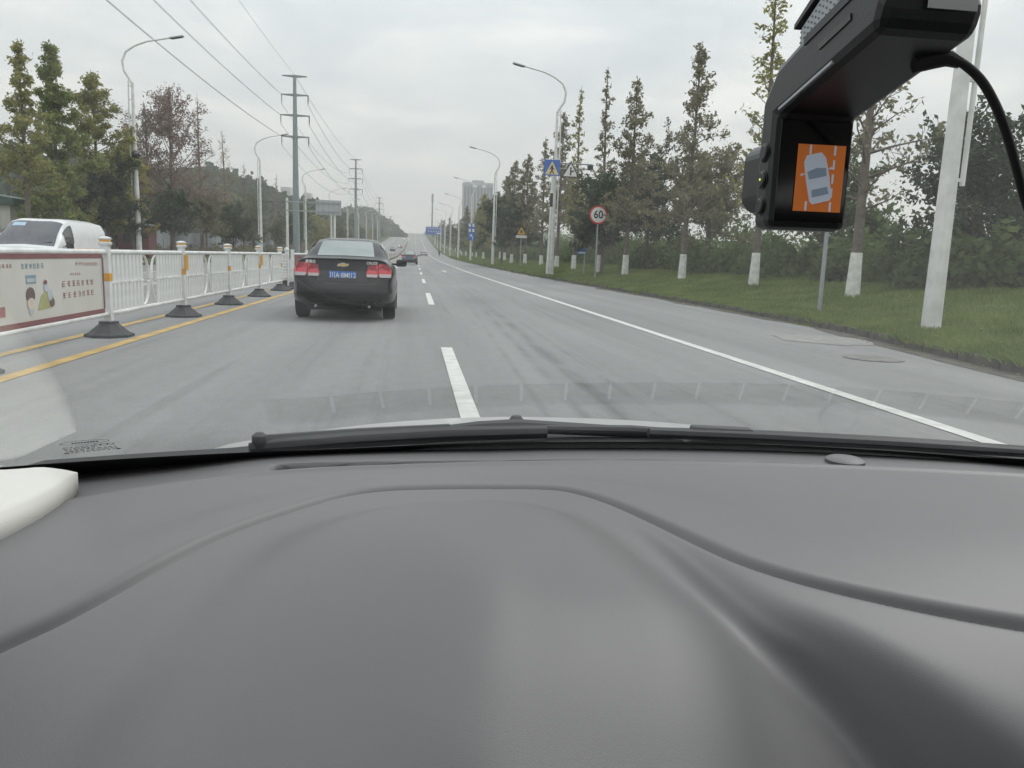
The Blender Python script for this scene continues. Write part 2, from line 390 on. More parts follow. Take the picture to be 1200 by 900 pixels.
# manhole cover and asphalt patches
M_patch = pm('asphalt_patch', (0.15, 0.155, 0.155), 0.8, var=0.25, scale=5, bump=0.5, bscale=90)
mb = MB().lathe([(0.40, 0.0), (0.40, 0.006), (0.34, 0.009), (0.30, 0.006)], 24)
obj('manhole_cover', mb, pm('cast_iron', (0.20, 0.195, 0.185), 0.8, 0.2, var=0.3, bump=0.6, bscale=70), road, loc=(6.35, 9.9, 0.002))
def blob(x, y, rx, ry, seed, m, name='asphalt_patch'):
    rr = random.Random(seed); n = 18
    P = [(x+rx*math.cos(2*math.pi*k/n)*(1+rr.uniform(-.15, .15)), y+ry*math.sin(2*math.pi*k/n)*(1+rr.uniform(-.15, .15)), 0.004) for k in range(n)]
    obj(name, MB().add(P, [tuple(range(n))]), m, road)
blob(7.0, 12.5, 0.8, 0.9, 5, pm('pale_patch', (0.26, 0.255, 0.24), 0.85, var=0.2, scale=6))
# ------------------------------------------------------------------ vegetation
def tube_np(V, Fc, pts, rs, n):
    o = sum(len(a) for a in V)
    pts = np.asarray(pts, float); m = len(pts)
    d = np.gradient(pts, axis=0); d /= np.linalg.norm(d, axis=1, keepdims=True)+1e-9
    ref = np.array([1.0, 0, 0]) if abs(d[0][0]) < 0.7 else np.array([0, 1.0, 0])
    s = np.cross(d, ref); s /= np.linalg.norm(s, axis=1, keepdims=True)+1e-9; u = np.cross(s, d)
    t = 2*np.pi*np.arange(n)/n
    ring = pts[:, None]+(s[:, None]*np.cos(t)[None, :, None]+u[:, None]*np.sin(t)[None, :, None])*np.asarray(rs)[:, None, None]
    V.append(ring.reshape(-1, 3))
    i, k = np.meshgrid(np.arange(m-1), np.arange(n), indexing='ij'); k2 = (k+1) % n
    Fc.append((np.stack([i*n+k, i*n+k2, (i+1)*n+k2, (i+1)*n+k], -1).reshape(-1, 4))+o)
def np_mesh(name, V, Fq, m, smooth=False):
    V = np.ascontiguousarray(V, dtype=np.float32); Fq = np.ascontiguousarray(Fq, dtype=np.int32)
    me = bpy.data.meshes.new(name); k = Fq.shape[1]
    me.vertices.add(len(V)); me.vertices.foreach_set('co', V.ravel())
    me.loops.add(Fq.size); me.loops.foreach_set('vertex_index', Fq.ravel())
    me.polygons.add(len(Fq)); me.polygons.foreach_set('loop_start', np.arange(0, Fq.size, k, dtype=np.int32))
    me.update(calc_edges=True)
    if smooth: me.polygons.foreach_set('use_smooth', np.ones(len(Fq), bool))
    me.materials.append(m); return me
def leaves_np(rng, P, size, aspect=0.55, up=0.0):
    n = len(P); a = rng.normal(size=(n, 3)); a /= np.linalg.norm(a, axis=1, keepdims=True)
    if up: a[:, 2] += up; a /= np.linalg.norm(a, axis=1, keepdims=True)
    b = rng.normal(size=(n, 3)); b -= a*(a*b).sum(1, keepdims=True); b /= np.linalg.norm(b, axis=1, keepdims=True)
    s = size*rng.uniform(0.55, 1.35, (n, 1)); c = np.cross(a, b)
    V = np.stack([P-a*s, P+b*s*aspect+c*s*.15, P+a*s, P-b*s*aspect+c*s*.15], 1).reshape(-1, 3)
    return V, np.arange(4*n).reshape(n, 4)

LM = {
 'green': leafmat('leaf_green', (0.16, 0.20, 0.075), (0.33, 0.365, 0.14)),
 'olive': leafmat('leaf_olive', (0.20, 0.205, 0.075), (0.42, 0.40, 0.165)),
 'yellow': leafmat('leaf_yellow', (0.224, 0.198, 0.079), (0.436, 0.370, 0.158)),
 'dark': leafmat('leaf_dark', (0.046, 0.069, 0.042), (0.119, 0.152, 0.086), 0.35),
 'mid': leafmat('leaf_mid', (0.073, 0.112, 0.048), (0.172, 0.218, 0.092), 0.4),
 'brown': leafmat('leaf_brown', (0.155, 0.150, 0.092), (0.32, 0.295, 0.19)),
 'red': leafmat('leaf_red', (0.185, 0.132, 0.112), (0.330, 0.244, 0.205)),
}
def make_tree(h, w, style, leaf, nleaf, seed, lsize=0.16, r0=None, trunk_mat=None, clear=0.14, white=False):
    """returns (trunk mesh, crown mesh, whitewash mesh or None); h height, w crown radius"""
    rng = np.random.default_rng(seed); r0 = r0 or 0.012*h+0.03; lsize *= .62; nleaf = int(nleaf*{'bare': .65, 'cone': .95, 'wide': 1.0, 'round': 1.2}[style])
    TV, TF, BV, BF = [], [], [], []
    nz = 9; tz = np.linspace(0, 1, nz)
    wob = np.cumsum(rng.normal(0, 0.012*h/3, (nz, 2)), 0)*tz[:, None]
    axis = np.column_stack([wob, tz*h]); rad = r0*(1-tz)**0.9*0.95+0.012; rad[0] *= 1.25
    if style == 'round':
        axis = axis[:6]; rad = rad[:6]
    tube_np(TV, TF, axis, rad, 8)
    LP = []
    def at(t):
        t = min(t, axis[-1][2]/h); return np.array([np.interp(t*h, axis[:, 2], axis[:, 0]), np.interp(t*h, axis[:, 2], axis[:, 1]), t*h])
    if style == 'round':
        nb, nt = 34, 6
    elif style == 'cone':
        nb, nt = 64, 5
    elif style == 'bare':
        nb, nt = 52, 6
    else:
        nb, nt = 46, 7
    wt = []
    for b in range(nb):
        q = (b+rng.uniform(0, 1))/nb; az = b*2.399+rng.normal(0, .4)
        if style == 'round':
            t0 = clear+(0.62-clear)*q*rng.uniform(.8, 1); el = rng.uniform(-0.15, 1.25); prof = rng.uniform(.75, 1.12)
            # reach the surface of an uneven ellipsoid
            dirv = np.array([math.cos(az)*math.cos(el), math.sin(az)*math.cos(el), math.sin(el)])
            cen = np.array([0, 0, h*(clear+1)/2]); rz = h*(1-clear)/2
            p0 = at(t0); tgt = cen+np.array([dirv[0]*w, dirv[1]*w, (dirv[2]*1.6-0.6)*rz])*prof
            if tgt[2] < h*clear: tgt[2] = h*clear+rng.uniform(0, .2)*h
            L = np.linalg.norm(tgt-p0); p1 = tgt
        else:
            t0 = clear+(0.97-clear)*q
            if style == 'cone': prof = (1-q)**0.8*0.95+0.10; el = 0.25+0.5*q
            elif style == 'bare': prof = (1-q)**0.75*0.9+0.06; el = 0.45+0.35*q
            else: prof = math.sin(math.pi*min(q*0.85+0.22, 1))**0.8+0.08; el = 0.55+0.4*q
            L = w*prof*rng.uniform(.45, 1.35); el += rng.normal(0, .15)
            p0 = at(t0); p1 = p0+L*np.array([math.cos(az)*math.cos(el), math.sin(az)*math.cos(el), math.sin(el)])
        sag = rng.uniform(-.05, .12)*L
        pts = [p0+(p1-p0)*s+np.array([rng.normal(0, .03*L), rng.normal(0, .03*L), sag*math.sin(math.pi*s)]) * (0 if s == 0 else 1) for s in (0, .35, .7, 1)]
        rb = max(r0*0.34*(1-0.7*t0)*min(1, L/w+.2), .012)
        tube_np(BV, BF, pts, [rb, rb*.7, rb*.45, .008], 4)
        pts = np.array(pts)
        for k in range(nt):
            s = rng.uniform(.25, 1.0); a0 = pts[0]+(pts[3]-pts[0])*s; dv = rng.normal(size=3); dv[2] = abs(dv[2])*.8+.15
            dv = dv/np.linalg.norm(dv)*L*rng.uniform(.18, .42)*(1.3-s*.5); a1 = a0+dv
            tube_np(BV, BF, [a0, (a0+a1)/2+rng.normal(0, .03*L, 3), a1], [.012, .009, .005], 3)
            LP.append((a0, a1)); wt.append(np.linalg.norm(dv)+.05)
        LP.append((pts[1], pts[3])); wt.append(L*.6)
    wt = np.array(wt)/sum(wt); idx = rng.choice(len(LP), nleaf, p=wt); A = np.array([a for a, _ in LP])[idx]; B = np.array([b for _, b in LP])[idx]
    # light and dark clumps: leaves gather round points of each twig
    tt = rng.beta(1.6, .9, (nleaf, 1))*1.08; sp = 0.03*w+0.03
    P = A+(B-A)*tt+rng.normal(0, sp, (nleaf, 3))
    P = P[P[:, 2] > h*clear*.7]
    lv, lf = leaves_np(rng, P, lsize)
    trunk = np_mesh('trunk', np.concatenate(TV+BV), np.concatenate(TF+[f+sum(len(a) for a in TV) for f in BF]), trunk_mat or M_bark, True)
    crown = np_mesh('crown', lv, lf, LM[leaf])
    wm = None
    if white:
        WV, WF = [], []; hz = np.array([0.0, .4, .8, 1.15])+np.array([-.05, 0, 0, rng.uniform(-.1, .1)])
        tube_np(WV, WF, [at(max(z, 0)/h)+np.array([0, 0, min(z, 0)]) for z in hz], [np.interp(max(z, 0)/h, tz[:len(rad)], rad)+.012 for z in hz], 10)
        wm = np_mesh('whitewash', np.concatenate(WV), np.concatenate(WF), M_lime, True)
    return trunk, crown, wm
def put_tree(name, label, loc, meshes, rz=0, group=None, scale=1.0):
    t = thing(name, label, 'tree', loc, rz, group); t.scale = (scale,)*3
    k = link('trunk', meshes[0], None, t); link('crown', meshes[1], None, t)
    if meshes[2]: link('whitewash', meshes[2], None, k)
    return t
def px_tree(name, label, px, ytop, x, wpx, style, leaf, nleaf, seed, group=None, ybase=None, **kw):
    """place by trunk pixel column and treetop row on the tree line at lateral distance x"""
    p = onx(px, ytop, x); y = p.y; h = p.z-zg(x, y); w = wpx/F*y
    return put_tree(name, label, G(x, y), make_tree(h, w, style, leaf, nleaf, seed, **kw), 0, group)

def vegetation():
    gl = 'trees along the far side of the oncoming lanes'
    T = px_tree
    T('young_redwood_tree', 'tall thin leafy redwood at the left picture edge, its bare lower trunk showing', 19, 44, -18.6, 34, 'cone', 'olive', 7500, 1, gl, lsize=.13, clear=.30, trunk_mat=M_bark)
    T('redwood_tree', 'tallest dense green cone-shaped redwood above the white van', 57, 50, -19.2, 46, 'cone', 'green', 26000, 2, gl, lsize=.14, clear=.1)
    T('redwood_tree', 'olive green cone-shaped redwood just left of the nearest left lamp post', 108, 82, -19.6, 52, 'cone', 'olive', 25000, 3, gl, lsize=.14, clear=.1)
    T('broadleaf_tree', 'dark green round bushy tree behind the rear end of the white van', 128, 188, -18.9, 38, 'round', 'dark', 16000, 4, gl, lsize=.13, clear=.12)
    T('redwood_tree', 'yellowish slender redwood partly hidden by the nearest left lamp post', 150, 150, -20.5, 28, 'cone', 'yellow', 9000, 5, gl, lsize=.14)
    T('half_bare_tree', 'tall reddish brown half-bare tree right of the nearest left lamp post', 196, 98, -19.3, 52, 'wide', 'red', 12000, 6, gl, lsize=.14, trunk_mat=M_barkred, clear=.2)
    T('half_bare_tree', 'brown half-bare tree between the nearest left lamp post and the tall reddish tree', 170, 118, -21.5, 30, 'wide', 'brown', 4500, 7, gl, lsize=.13, trunk_mat=M_barkred, clear=.2)
    T('broadleaf_tree', 'dark round evergreen in front of the reddish half-bare tree', 200, 222, -18.6, 30, 'round', 'dark', 9000, 8, gl, lsize=.13, clear=.3)
    T('bare_tree', 'nearly leafless upright tree right of the tall reddish tree', 232, 108, -20, 26, 'bare', 'brown', 1500, 9, gl, lsize=.13, trunk_mat=M_barkred)
    T('bare_tree', 'smaller leafless grey tree left of the second left lamp post', 262, 152, -20.5, 26, 'bare', 'yellow', 1200, 10, gl, lsize=.13, trunk_mat=M_barkred)
    T('bare_tree', 'shortest leafless spindly tree just left of the second left lamp post', 284, 190, -21, 18, 'bare', 'brown', 500, 11, gl, lsize=.14)
    T('broadleaf_tree', 'brownish green low tree between the dark evergreen and the second lamp post', 240, 222, -19.5, 26, 'round', 'brown', 6000, 12, gl, lsize=.14, clear=.25)
    T('broadleaf_tree', 'dark low rounded evergreen beside the second left lamp post', 272, 232, -18.6, 26, 'round', 'dark', 8000, 13, gl, lsize=.15, clear=.15)
    T('broadleaf_tree', 'bright green crown just behind the second left lamp post', 296, 222, -21.5, 22, 'round', 'mid', 7000, 14, gl, lsize=.16, clear=.1)
    T('broadleaf_tree', 'dark bushy tree left of the steel power pole foot', 338, 250, -19, 17, 'round', 'dark', 6000, 15, gl, lsize=.2, clear=.1)
    T('broadleaf_tree', 'pale dry-leaved small tree in front of the dark bushy tree by the power pole', 327, 253, -18.2, 9, 'round', 'brown', 2000, 16, gl, lsize=.18, clear=.2)
    T('broadleaf_tree', 'green tree at the foot of the first steel power pole', 352, 234, -20, 13, 'round', 'mid', 6000, 17, gl, lsize=.22, clear=.1)
    T('bare_tree', 'pinkish leafless tree on the skyline left of the first power pole', 322, 203, -30, 12, 'bare', 'red', 900, 18, gl, lsize=.2, trunk_mat=M_barkred)
    for i, (px, yt, x, w, lf) in enumerate([(372, 250, -21, 12, 'olive'), (384, 256, -20, 10, 'yellow'), (396, 262, -19.5, 9, 'mid'), (408, 264, -19.5, 8, 'brown'), (419, 264, -19.5, 7, 'mid'), (429, 265, -19.5, 6, 'olive'), (438, 267, -19.5, 6, 'mid'), (446, 267, -19.5, 5, 'dark'), (453, 268, -19.5, 5, 'mid')]):
        T('roadside_tree', '%s small tree, %s beyond the grey sign gantry on the oncoming side' % ({'olive': 'olive green', 'yellow': 'yellowish', 'mid': 'green', 'brown': 'brownish', 'dark': 'dark green'}[lf], ['first', 'second', 'third', 'fourth', 'fifth', 'sixth', 'seventh', 'eighth', 'ninth'][i]), px, yt, x, w, 'round', lf, 3000, 30+i, gl, lsize=.3, clear=.1)
    gr = 'trees on the grass verge beside the bicycle lane'
    # right side, near to far: (Y, x, height, crown radius, style, leaf, leaves, whitewashed, label)
    rows = [
     (20.0, 12.0, 10.5, 1.6, 'bare', 'brown', 1800, .15, 'nearest whitewashed tree on the right verge, behind the grey sign post'),
     (27.0, 12.3, 11.0, 1.5, 'bare', 'olive', 2200, .14, 'second whitewashed tree from the right on the verge, behind the dashcam'),
     (35.0, 12.4, 10.6, 1.7, 'cone', 'brown', 4200, .14, 'whitewashed brown-leaved tree nearest right of the 60 sign'),
     (43.5, 12.0, 10.8, 1.9, 'cone', 'brown', 5200, .15, 'whitewashed leaning-trunk redwood right behind the 60 sign, brown crown'),
     (49.8, 12.0, 12.9, 1.15, 'bare', 'brown', 2600, .15, 'tallest narrow redwood, rising directly above the 60 sign'),
     (58.1, 12.0, 13.4, 1.3, 'bare', 'olive', 2300, .15, 'thin half-bare redwood between the crossing sign and the 60 sign'),
     (65.3, 12.0, 12.9, 1.7, 'cone', 'brown', 4200, .16, 'brown redwood right behind the near right lamp post'),
     (76.0, 12.4, 12.4, 1.7, 'bare', 'brown', 2800, .16, 'slim brown redwood just left of the near right lamp post'),
     (86.0, 12.2, 12.0, 2.1, 'cone', 'brown', 5000, .17, 'brown redwood above the yellow warning triangle'),
     (95.0, 11.8, 12.4, 2.2, 'cone', 'brown', 5000, .17, 'brown cone-shaped redwood left of the yellow warning triangle'),
    ]
    for i, (y, x, h, w, st, lf, n, rr, lab) in enumerate(rows):
        put_tree('verge_redwood_tree', lab, G(x, y), make_tree(h, w, st, lf, n, 60+i, lsize=.12+.0008*y, r0=rr, clear=.22, white=True, trunk_mat=M_bark), i*1.3, gr)
    ev = [
     (47.5, 11.6, 6.3, 1.9, 'dark', 12000, 'dark round evergreen left of the 60 sign, behind its post'),
     (50.0, 15.2, 8.2, 2.6, 'dark', 12000, 'large dark evergreen behind the 60 sign, right of it'),
     (40.0, 15.5, 6.6, 2.3, 'brown', 9000, 'dense brownish bushy tree behind the whitewashed leaning trunk'),
     (88.0, 11.6, 8.0, 3.0, 'dark', 13000, 'dark rounded evergreen behind the yellow warning triangle'),
     (98.0, 10.9, 8.6, 2.9, 'dark', 13000, 'dark rounded evergreen left of the yellow warning triangle'),
     (30.0, 16.5, 5.4, 2.4, 'mid', 9000, 'green bushy tree set back behind the dashcam cable'),
     (22.0, 17.0, 5.2, 2.4, 'dark', 9000, 'dark bushy tree set back behind the nearest right lamp pole'),
     (62.0, 16.0, 7.5, 2.7, 'brown', 10000, 'brown bushy tree behind the crossing sign pole'),
     (73.0, 15.5, 8.0, 2.8, 'brown', 10000, 'brown bushy tree set back left of the near right lamp post'),
    ]
    for i, (y, x, h, w, lf, n, lab) in enumerate(ev):
        put_tree('verge_evergreen_tree', lab, G(x, y), make_tree(h, w, 'round', lf, n, 90+i, lsize=.13+.0006*y, clear=.16), 0, gr)
    # far right row: copies of a few
    protos = [make_tree(11.5, 2.4, 'cone', 'brown', 5000, 120, lsize=.24, clear=.15, white=True), make_tree(10.5, 2.6, 'cone', 'olive', 5000, 121, lsize=.24, clear=.12, white=True), make_tree(8.5, 3.0, 'round', 'dark', 6000, 122, lsize=.24, clear=.12, white=True)]
    ords = ['first', 'second', 'third', 'fourth', 'fifth', 'sixth', 'seventh', 'eighth', 'ninth', 'tenth', 'eleventh', 'twelfth', 'thirteenth', 'fourteenth', 'fifteenth', 'sixteenth', 'seventeenth', 'eighteenth', 'nineteenth', 'twentieth']
    kinds = ['brown redwood', 'olive redwood', 'dark evergreen']
    rr = random.Random(5); cnt = [0, 0, 0]
    for i in range(20):
        y = 114+i*10.5+(i**1.5)*1.0; k = [0, 2, 1, 0, 1, 2][i % 6]; x = 12.6+rr.uniform(-.6, 1.2)
        put_tree('far_verge_tree', '%s tree, %s of its kind beyond the driveway on the right verge' % (kinds[k], ords[cnt[k]]), G(x, y), protos[k], rr.uniform(0, 6), 'far trees on the right verge', rr.uniform(.8, 1.12)); cnt[k] += 1
    # understorey: uncountable shrubs behind the verge trees, and clipped low hedge
    rng = np.random.default_rng(3); P = []
    for y in np.arange(12, 330, 1.1):
        for q in range(3):
            x = rng.uniform(14.5, 21); h = rng.uniform(.6, 2.0)*(1 if x < 17 else 1.5); n = int(np.interp(y, [10, 120, 330], [230, 110, 50]))
            c = np.array([x, y+rng.uniform(-.6, .6), zg(x, y)])
            d = rng.normal(size=(n, 3)); d /= np.linalg.norm(d, axis=1, keepdims=True); d[:, 2] = np.abs(d[:, 2])
            P.append(c+d*np.array([.95, .95, h])*rng.uniform(.55, 1.05, (n, 1)))
    for y in np.arange(14, 420, 2.2):
        for q in range(2):
            x = rng.uniform(22, 34); h = rng.uniform(2.5, 6.0)*(.6 if y < 42 else 1); n = 130
            c = np.array([x, y+rng.uniform(-1, 1), zg(x, y)]); d = rng.normal(size=(n, 3)); d /= np.linalg.norm(d, axis=1, keepdims=True); d[:, 2] = np.abs(d[:, 2])
            P.append(c+d*np.array([2.0, 2.0, h])*rng.uniform(.45, 1.05, (n, 1)))
    P = np.concatenate(P); v, f = leaves_np(rng, P, .16)
    tag(link('undergrowth', np_mesh('undergrowth', v, f, LM['mid'])), 'dark green tangle of shrubs behind the trees on the right verge', 'shrubs', kind='stuff')
    P = []
    for y in np.arange(40, 420, 1.6):
        for q in range(2):
            x = -rng.uniform(20.5, 26); h = rng.uniform(.5, 1.5)+(1.0 if x < -23 else 0); n = int(np.interp(y, [40, 400], [110, 50]))
            c = np.array([x, y, zg(x, y)]); d = rng.normal(size=(n, 3)); d /= np.linalg.norm(d, axis=1, keepdims=True); d[:, 2] = np.abs(d[:, 2])
            P.append(c+d*np.array([1.1, 1.1, h])*rng.uniform(.55, 1.05, (n, 1)))
    P = np.concatenate(P); v, f = leaves_np(rng, P, .2)
    tag(link('undergrowth', np_mesh('undergrowth', v, f, LM['brown'])), 'brownish scrub behind the trees on the oncoming side', 'shrubs', kind='stuff')
    # grass on the verge: blades
    def grass(name, label, ylo, yhi, n, xw, hgt, mat):
        u = rng.uniform(0, 1, n)**1.6; y = ylo+(yhi-ylo)*u; k = np.interp(y, [-30, 4, 8.5, 10.4, 14, 20, 600], [6.9, 7.2, 7.45, 7.75, 8.35, 8.6, 8.6])
        edge = 0.02+0.20*np.sin(y*2.1)*np.sin(y*.7)
        x = k+edge+rng.uniform(0, 1, n)**1.25*xw
        z = np.array([zg(a, b) for a, b in zip(x, y)]); hh = hgt*rng.uniform(.4, 1.25, n)*(0.7+.6*(np.sin(x*2.3+y*.8)*np.sin(y*1.1-x)*.5+.5))
        w = hh*.10+.004*(y/10); a = rng.uniform(0, 6.28, n); lean = rng.normal(0, .45, (n, 2))*hh[:, None]
        b0 = np.column_stack([x-w*np.cos(a), y-w*np.sin(a), z-.03]); b1 = np.column_stack([x+w*np.cos(a), y+w*np.sin(a), z-.03]); t = np.column_stack([x+lean[:, 0], y+lean[:, 1], z+hh])
        V = np.stack([b0, b1, t], 1).reshape(-1, 3)
        tag(link(name, np_mesh(name, V, np.arange(3*n).reshape(n, 3), mat)), label, 'grass', kind='stuff')
    gm = leafmat('grass_blades', (0.095, 0.15, 0.045), (0.28, 0.33, 0.115), .4)
    grass('verge_grass', 'short green grass on the verge beside the bicycle lane', 6, 60, 190000, 7.5, .11, gm)
    n = 26000; y = 6+rng.uniform(0, 1, n)**1.5*55; k = np.interp(y, [-30, 4, 8.5, 10.4, 14, 20, 600], [6.9, 7.2, 7.45, 7.75, 8.35, 8.6, 8.6])
    x = k+rng.normal(.22, .12, n)+.10*np.sin(y*1.3)*np.sin(y*.41); hh = rng.uniform(.05, .2, n)*(.5+.5*np.abs(np.sin(y*.9)*np.sin(y*2.3))); z = zr(0)+np.array([zr(b) for b in y])+.10
    a = rng.uniform(0, 6.28, n); w_ = hh*.09+.003; ln = rng.normal(0, .6, (n, 2))*hh[:, None]; ln[:, 0] -= hh*.4
    V = np.stack([np.column_stack([x-w_*np.cos(a), y-w_*np.sin(a), z]), np.column_stack([x+w_*np.cos(a), y+w_*np.sin(a), z]), np.column_stack([x+ln[:, 0], y+ln[:, 1], z+hh*.8])], 1).reshape(-1, 3)
    tag(link('kerb_weeds', np_mesh('kerb_weeds', V, np.arange(3*n).reshape(n, 3), gm)), 'ragged weeds and grass hanging over the right kerb', 'weeds', kind='stuff')
    n = 5000; y = 6+rng.uniform(0, 1, n)**1.4*70; k = np.interp(y, [-30, 4, 8.5, 10.4, 14, 20, 600], [6.9, 7.2, 7.45, 7.75, 8.35, 8.6, 8.6])
    x = k+rng.uniform(-.45, 6, n); P = np.column_stack([x, y, [max(zg(p, q), zr(q))+.012+(.06 if p > kk+.3 else 0) for p, q, kk in zip(x, y, k)]])
    v, f = leaves_np(rng, P, .035, up=0); v[:, 2] = P[:, 2].repeat(4)+(v[:, 2]-P[:, 2].repeat(4))*.3+.006
    tag(link('fallen_leaves', np_mesh('fallen_leaves', v, f, LM['yellow'])), 'dry fallen leaves scattered over the right verge and gutter', 'leaves', kind='stuff')
    grass('verge_grass', 'far green grass beneath the white trunks on the right verge', 55, 200, 90000, 7.5, .2, gm)
vegetation()

# ------------------------------------------------------------------ hills and far town
def hill(name, pts, y, depth, leaf_n, seed):
    """wooded ridge: crest given by pixels at distance y"""
    rng = np.random.default_rng(seed); cr = [ony(px, py, y) for px, py in pts]
    xs = np.array([c.x for c in cr]); zs = np.array([c.z for c in cr]); o = np.argsort(xs); xs, zs = xs[o], zs[o]
    mb = MB(); x0, x1 = xs[0], xs[-1]
    def fn(u, v):
        x = x0+(x1-x0)*u; d = (v-.5)*2; yy = y+d*depth
        hz = np.interp(x, xs, zs); base = zr(yy)-1
        return (x, yy, base+(hz-base)*max(0, math.cos(d*math.pi/2))**1.2+1.2*math.sin(x*.21+v*9)*math.cos(x*.13-v*7))
    mb.grid(60, 24, fn)
    h = tag(obj(name, mb, pm('hill_soil', (0.05, 0.06, 0.035), .95, var=.4, scale=.2), smooth=True), kind='structure')
    u = rng.uniform(0, 1, leaf_n); v = rng.uniform(0, .62, leaf_n); P = np.array([fn(a, b) for a, b in zip(u, v)]); P[:, 2] += np.abs(rng.normal(0, 1.6, leaf_n))+.3
    lv, lf = leaves_np(rng, P, 1.3, .8)
    return lv, lf
for nm, pts, y, dep, n, sd, lab in [
    ('hill', [(150, 212), (200, 214), (250, 208), (300, 222), (330, 238), (360, 246), (385, 252), (400, 258), (415, 268), (425, 285)], 300, 60, 7000, 1, 'hazy dark green wood on the ridge behind the first power pole'),
    ('hill', [(392, 262), (405, 250), (425, 247), (440, 252), (452, 260), (462, 268), (470, 276), (478, 284)], 640, 90, 5000, 2, 'far blue-green wood on the ridge beside the distant road'),
    ('hill', [(-60, 188), (0, 193), (40, 198), (80, 205), (130, 215), (190, 225)], 190, 40, 5000, 3, 'dark wood on the slope behind the trees at the left picture edge')]:
    lv, lf = hill(nm, pts, y, dep, n, sd)
    tag(link('hill_woodland', np_mesh('hill_woodland', lv, lf, LM['dark'])), lab, 'woodland', kind='stuff')
# tree line round the far crest of the road
rng = np.random.default_rng(11); P = []
for side in (-1, 1):
    for y in np.arange(430, 1250, 5):
        for q in range(2):
            x = side*rng.uniform(14, 34)+(-5 if side < 0 else 0); h = rng.uniform(3, 8); n = 26
            d = rng.normal(size=(n, 3)); d /= np.linalg.norm(d, axis=1, keepdims=True); d[:, 2] = np.abs(d[:, 2])
            P.append(np.array([x, y, zr(y)+.5])+d*np.array([2.6, 2.6, h])*rng.uniform(.4, 1, (n, 1)))
for q in range(260):
    x = rng.uniform(-60, 60); y = 1260+rng.uniform(0, 60); h = rng.uniform(4, 11); n = 24
    d = rng.normal(size=(n, 3)); d /= np.linalg.norm(d, axis=1, keepdims=True); d[:, 2] = np.abs(d[:, 2])
    P.append(np.array([x, y, zr(y)-3])+d*np.array([3, 3, h])*rng.uniform(.4, 1, (n, 1)))
lv, lf = leaves_np(rng, np.concatenate(P), 1.0, .8)
tag(link('far_woodland', np_mesh('far_woodland', lv, lf, LM['mid'])), 'faint hazy trees lining the road up to its far crest', 'woodland', kind='stuff')

# ------------------------------------------------------------------ street lamps
def lamp_proto():
    t = thing('street_lamp', 'x', 'street lamp', (0, 0, 0), 0, 'white curved street lamps along the road')
    obj('base_plate', MB().b2(-.22, .22, -.22, .22, -.06, .03), M_white, t)
    obj('pole', MB().tube([(0, 0, 0), (0, 0, 4), (0, 0, 8), (-.02, 0, 10.9)], [.175, .145, .105, .08], 10), M_white, t, True)
    obj('slim_rod', MB().tube([(.27, 0, 2.6), (.27, 0, 6), (.26, 0, 9), (.22, 0, 11.0)], [.045, .045, .045, .04], 8), M_white, t, True)
    for z in (2.7, 4.4, 6.1, 7.8, 9.0, 9.9, 10.7):
        obj('rung', MB().box((.12, 0, z), (.26, .05, .06)), M_white, t)
    P = [(0.0, 10.85), (.12, 11.1), (.42, 11.53), (.53, 12.13), (.30, 12.69), (-.27, 13.08), (-.99, 13.37), (-1.9, 13.56), (-2.35, 13.66)]
    obj('curved_arm', MB().tube([(x, 0, z) for x, z in P], [.085, .085, .08, .075, .07, .06, .055, .05, .045], 8), M_white, t, True, angle=80)
    hd = obj('lamp_head', MB().box((0, 0, 0), (.85, .32, .09)), M_grey, t, loc=(-2.72, 0, 13.72), rot=(0, R(12), 0), bevel=.03)
    obj('lens', MB().box((0, 0, -.052), (.62, .24, .02)), M_dark, hd)
    return t
LAMP = lamp_proto(); first = True
def put_lamp(x, y, left, label):
    global first
    rz = math.pi if left else 0
    if first:
        LAMP.location = G(x, y); LAMP.rotation_euler = (0, 0, rz); LAMP['label'] = label; first = False; return LAMP
    return dup(LAMP, G(x, y), rz, label)
ORD = ['first', 'second', 'third', 'fourth', 'fifth', 'sixth', 'seventh', 'eighth', 'ninth', 'tenth', 'eleventh', 'twelfth']
put_lamp(9.4, 13.0, False, 'nearest thick white lamp pole on the right verge, right of the dashcam')
for i, y in enumerate([53.2, 94.2, 132.5, 171, 211, 251, 291, 331, 371]):
    put_lamp(9.4, y, False, ['tall white street lamp beside the pedestrian crossing sign', 'white street lamp at the driveway before the tower block', 'white street lamp carrying the blue lane arrow sign'][i] if i < 3 else '%s white street lamp beyond the blue lane arrow sign, right verge' % ORD[i-3])
for i, y in enumerate([12.5, 52.2, 92, 129, 168, 208, 248, 288, 330, 372]):
    if i == 0: continue
    put_lamp(-17.4, y, True, ['', 'nearest white street lamp on the left, in front of the olive redwoods', 'second white street lamp on the left, left of the steel power pole', 'white street lamp rising behind the grey sign gantry on the left'][i] if i < 4 else '%s white street lamp beyond the grey sign gantry, oncoming side' % ORD[i-4])
# a black loudspeaker-like box on the nearest left lamp
ld = thing('lamp_speaker', 'small black horn loudspeaker fixed halfway up the nearest left lamp post', 'loudspeaker', (-17.3, 52.0, zg(-17.4, 52.2)+6.6))
obj('horn', MB().lathe([(.09, 0), (.14, .2), (.26, .42)], 12, axis='y', c=(0, -.45, 0)), M_black, ld, True)
obj('bracket', MB().box((-.05, 0.02, 0), (.2, .3, .3)), M_black, ld)

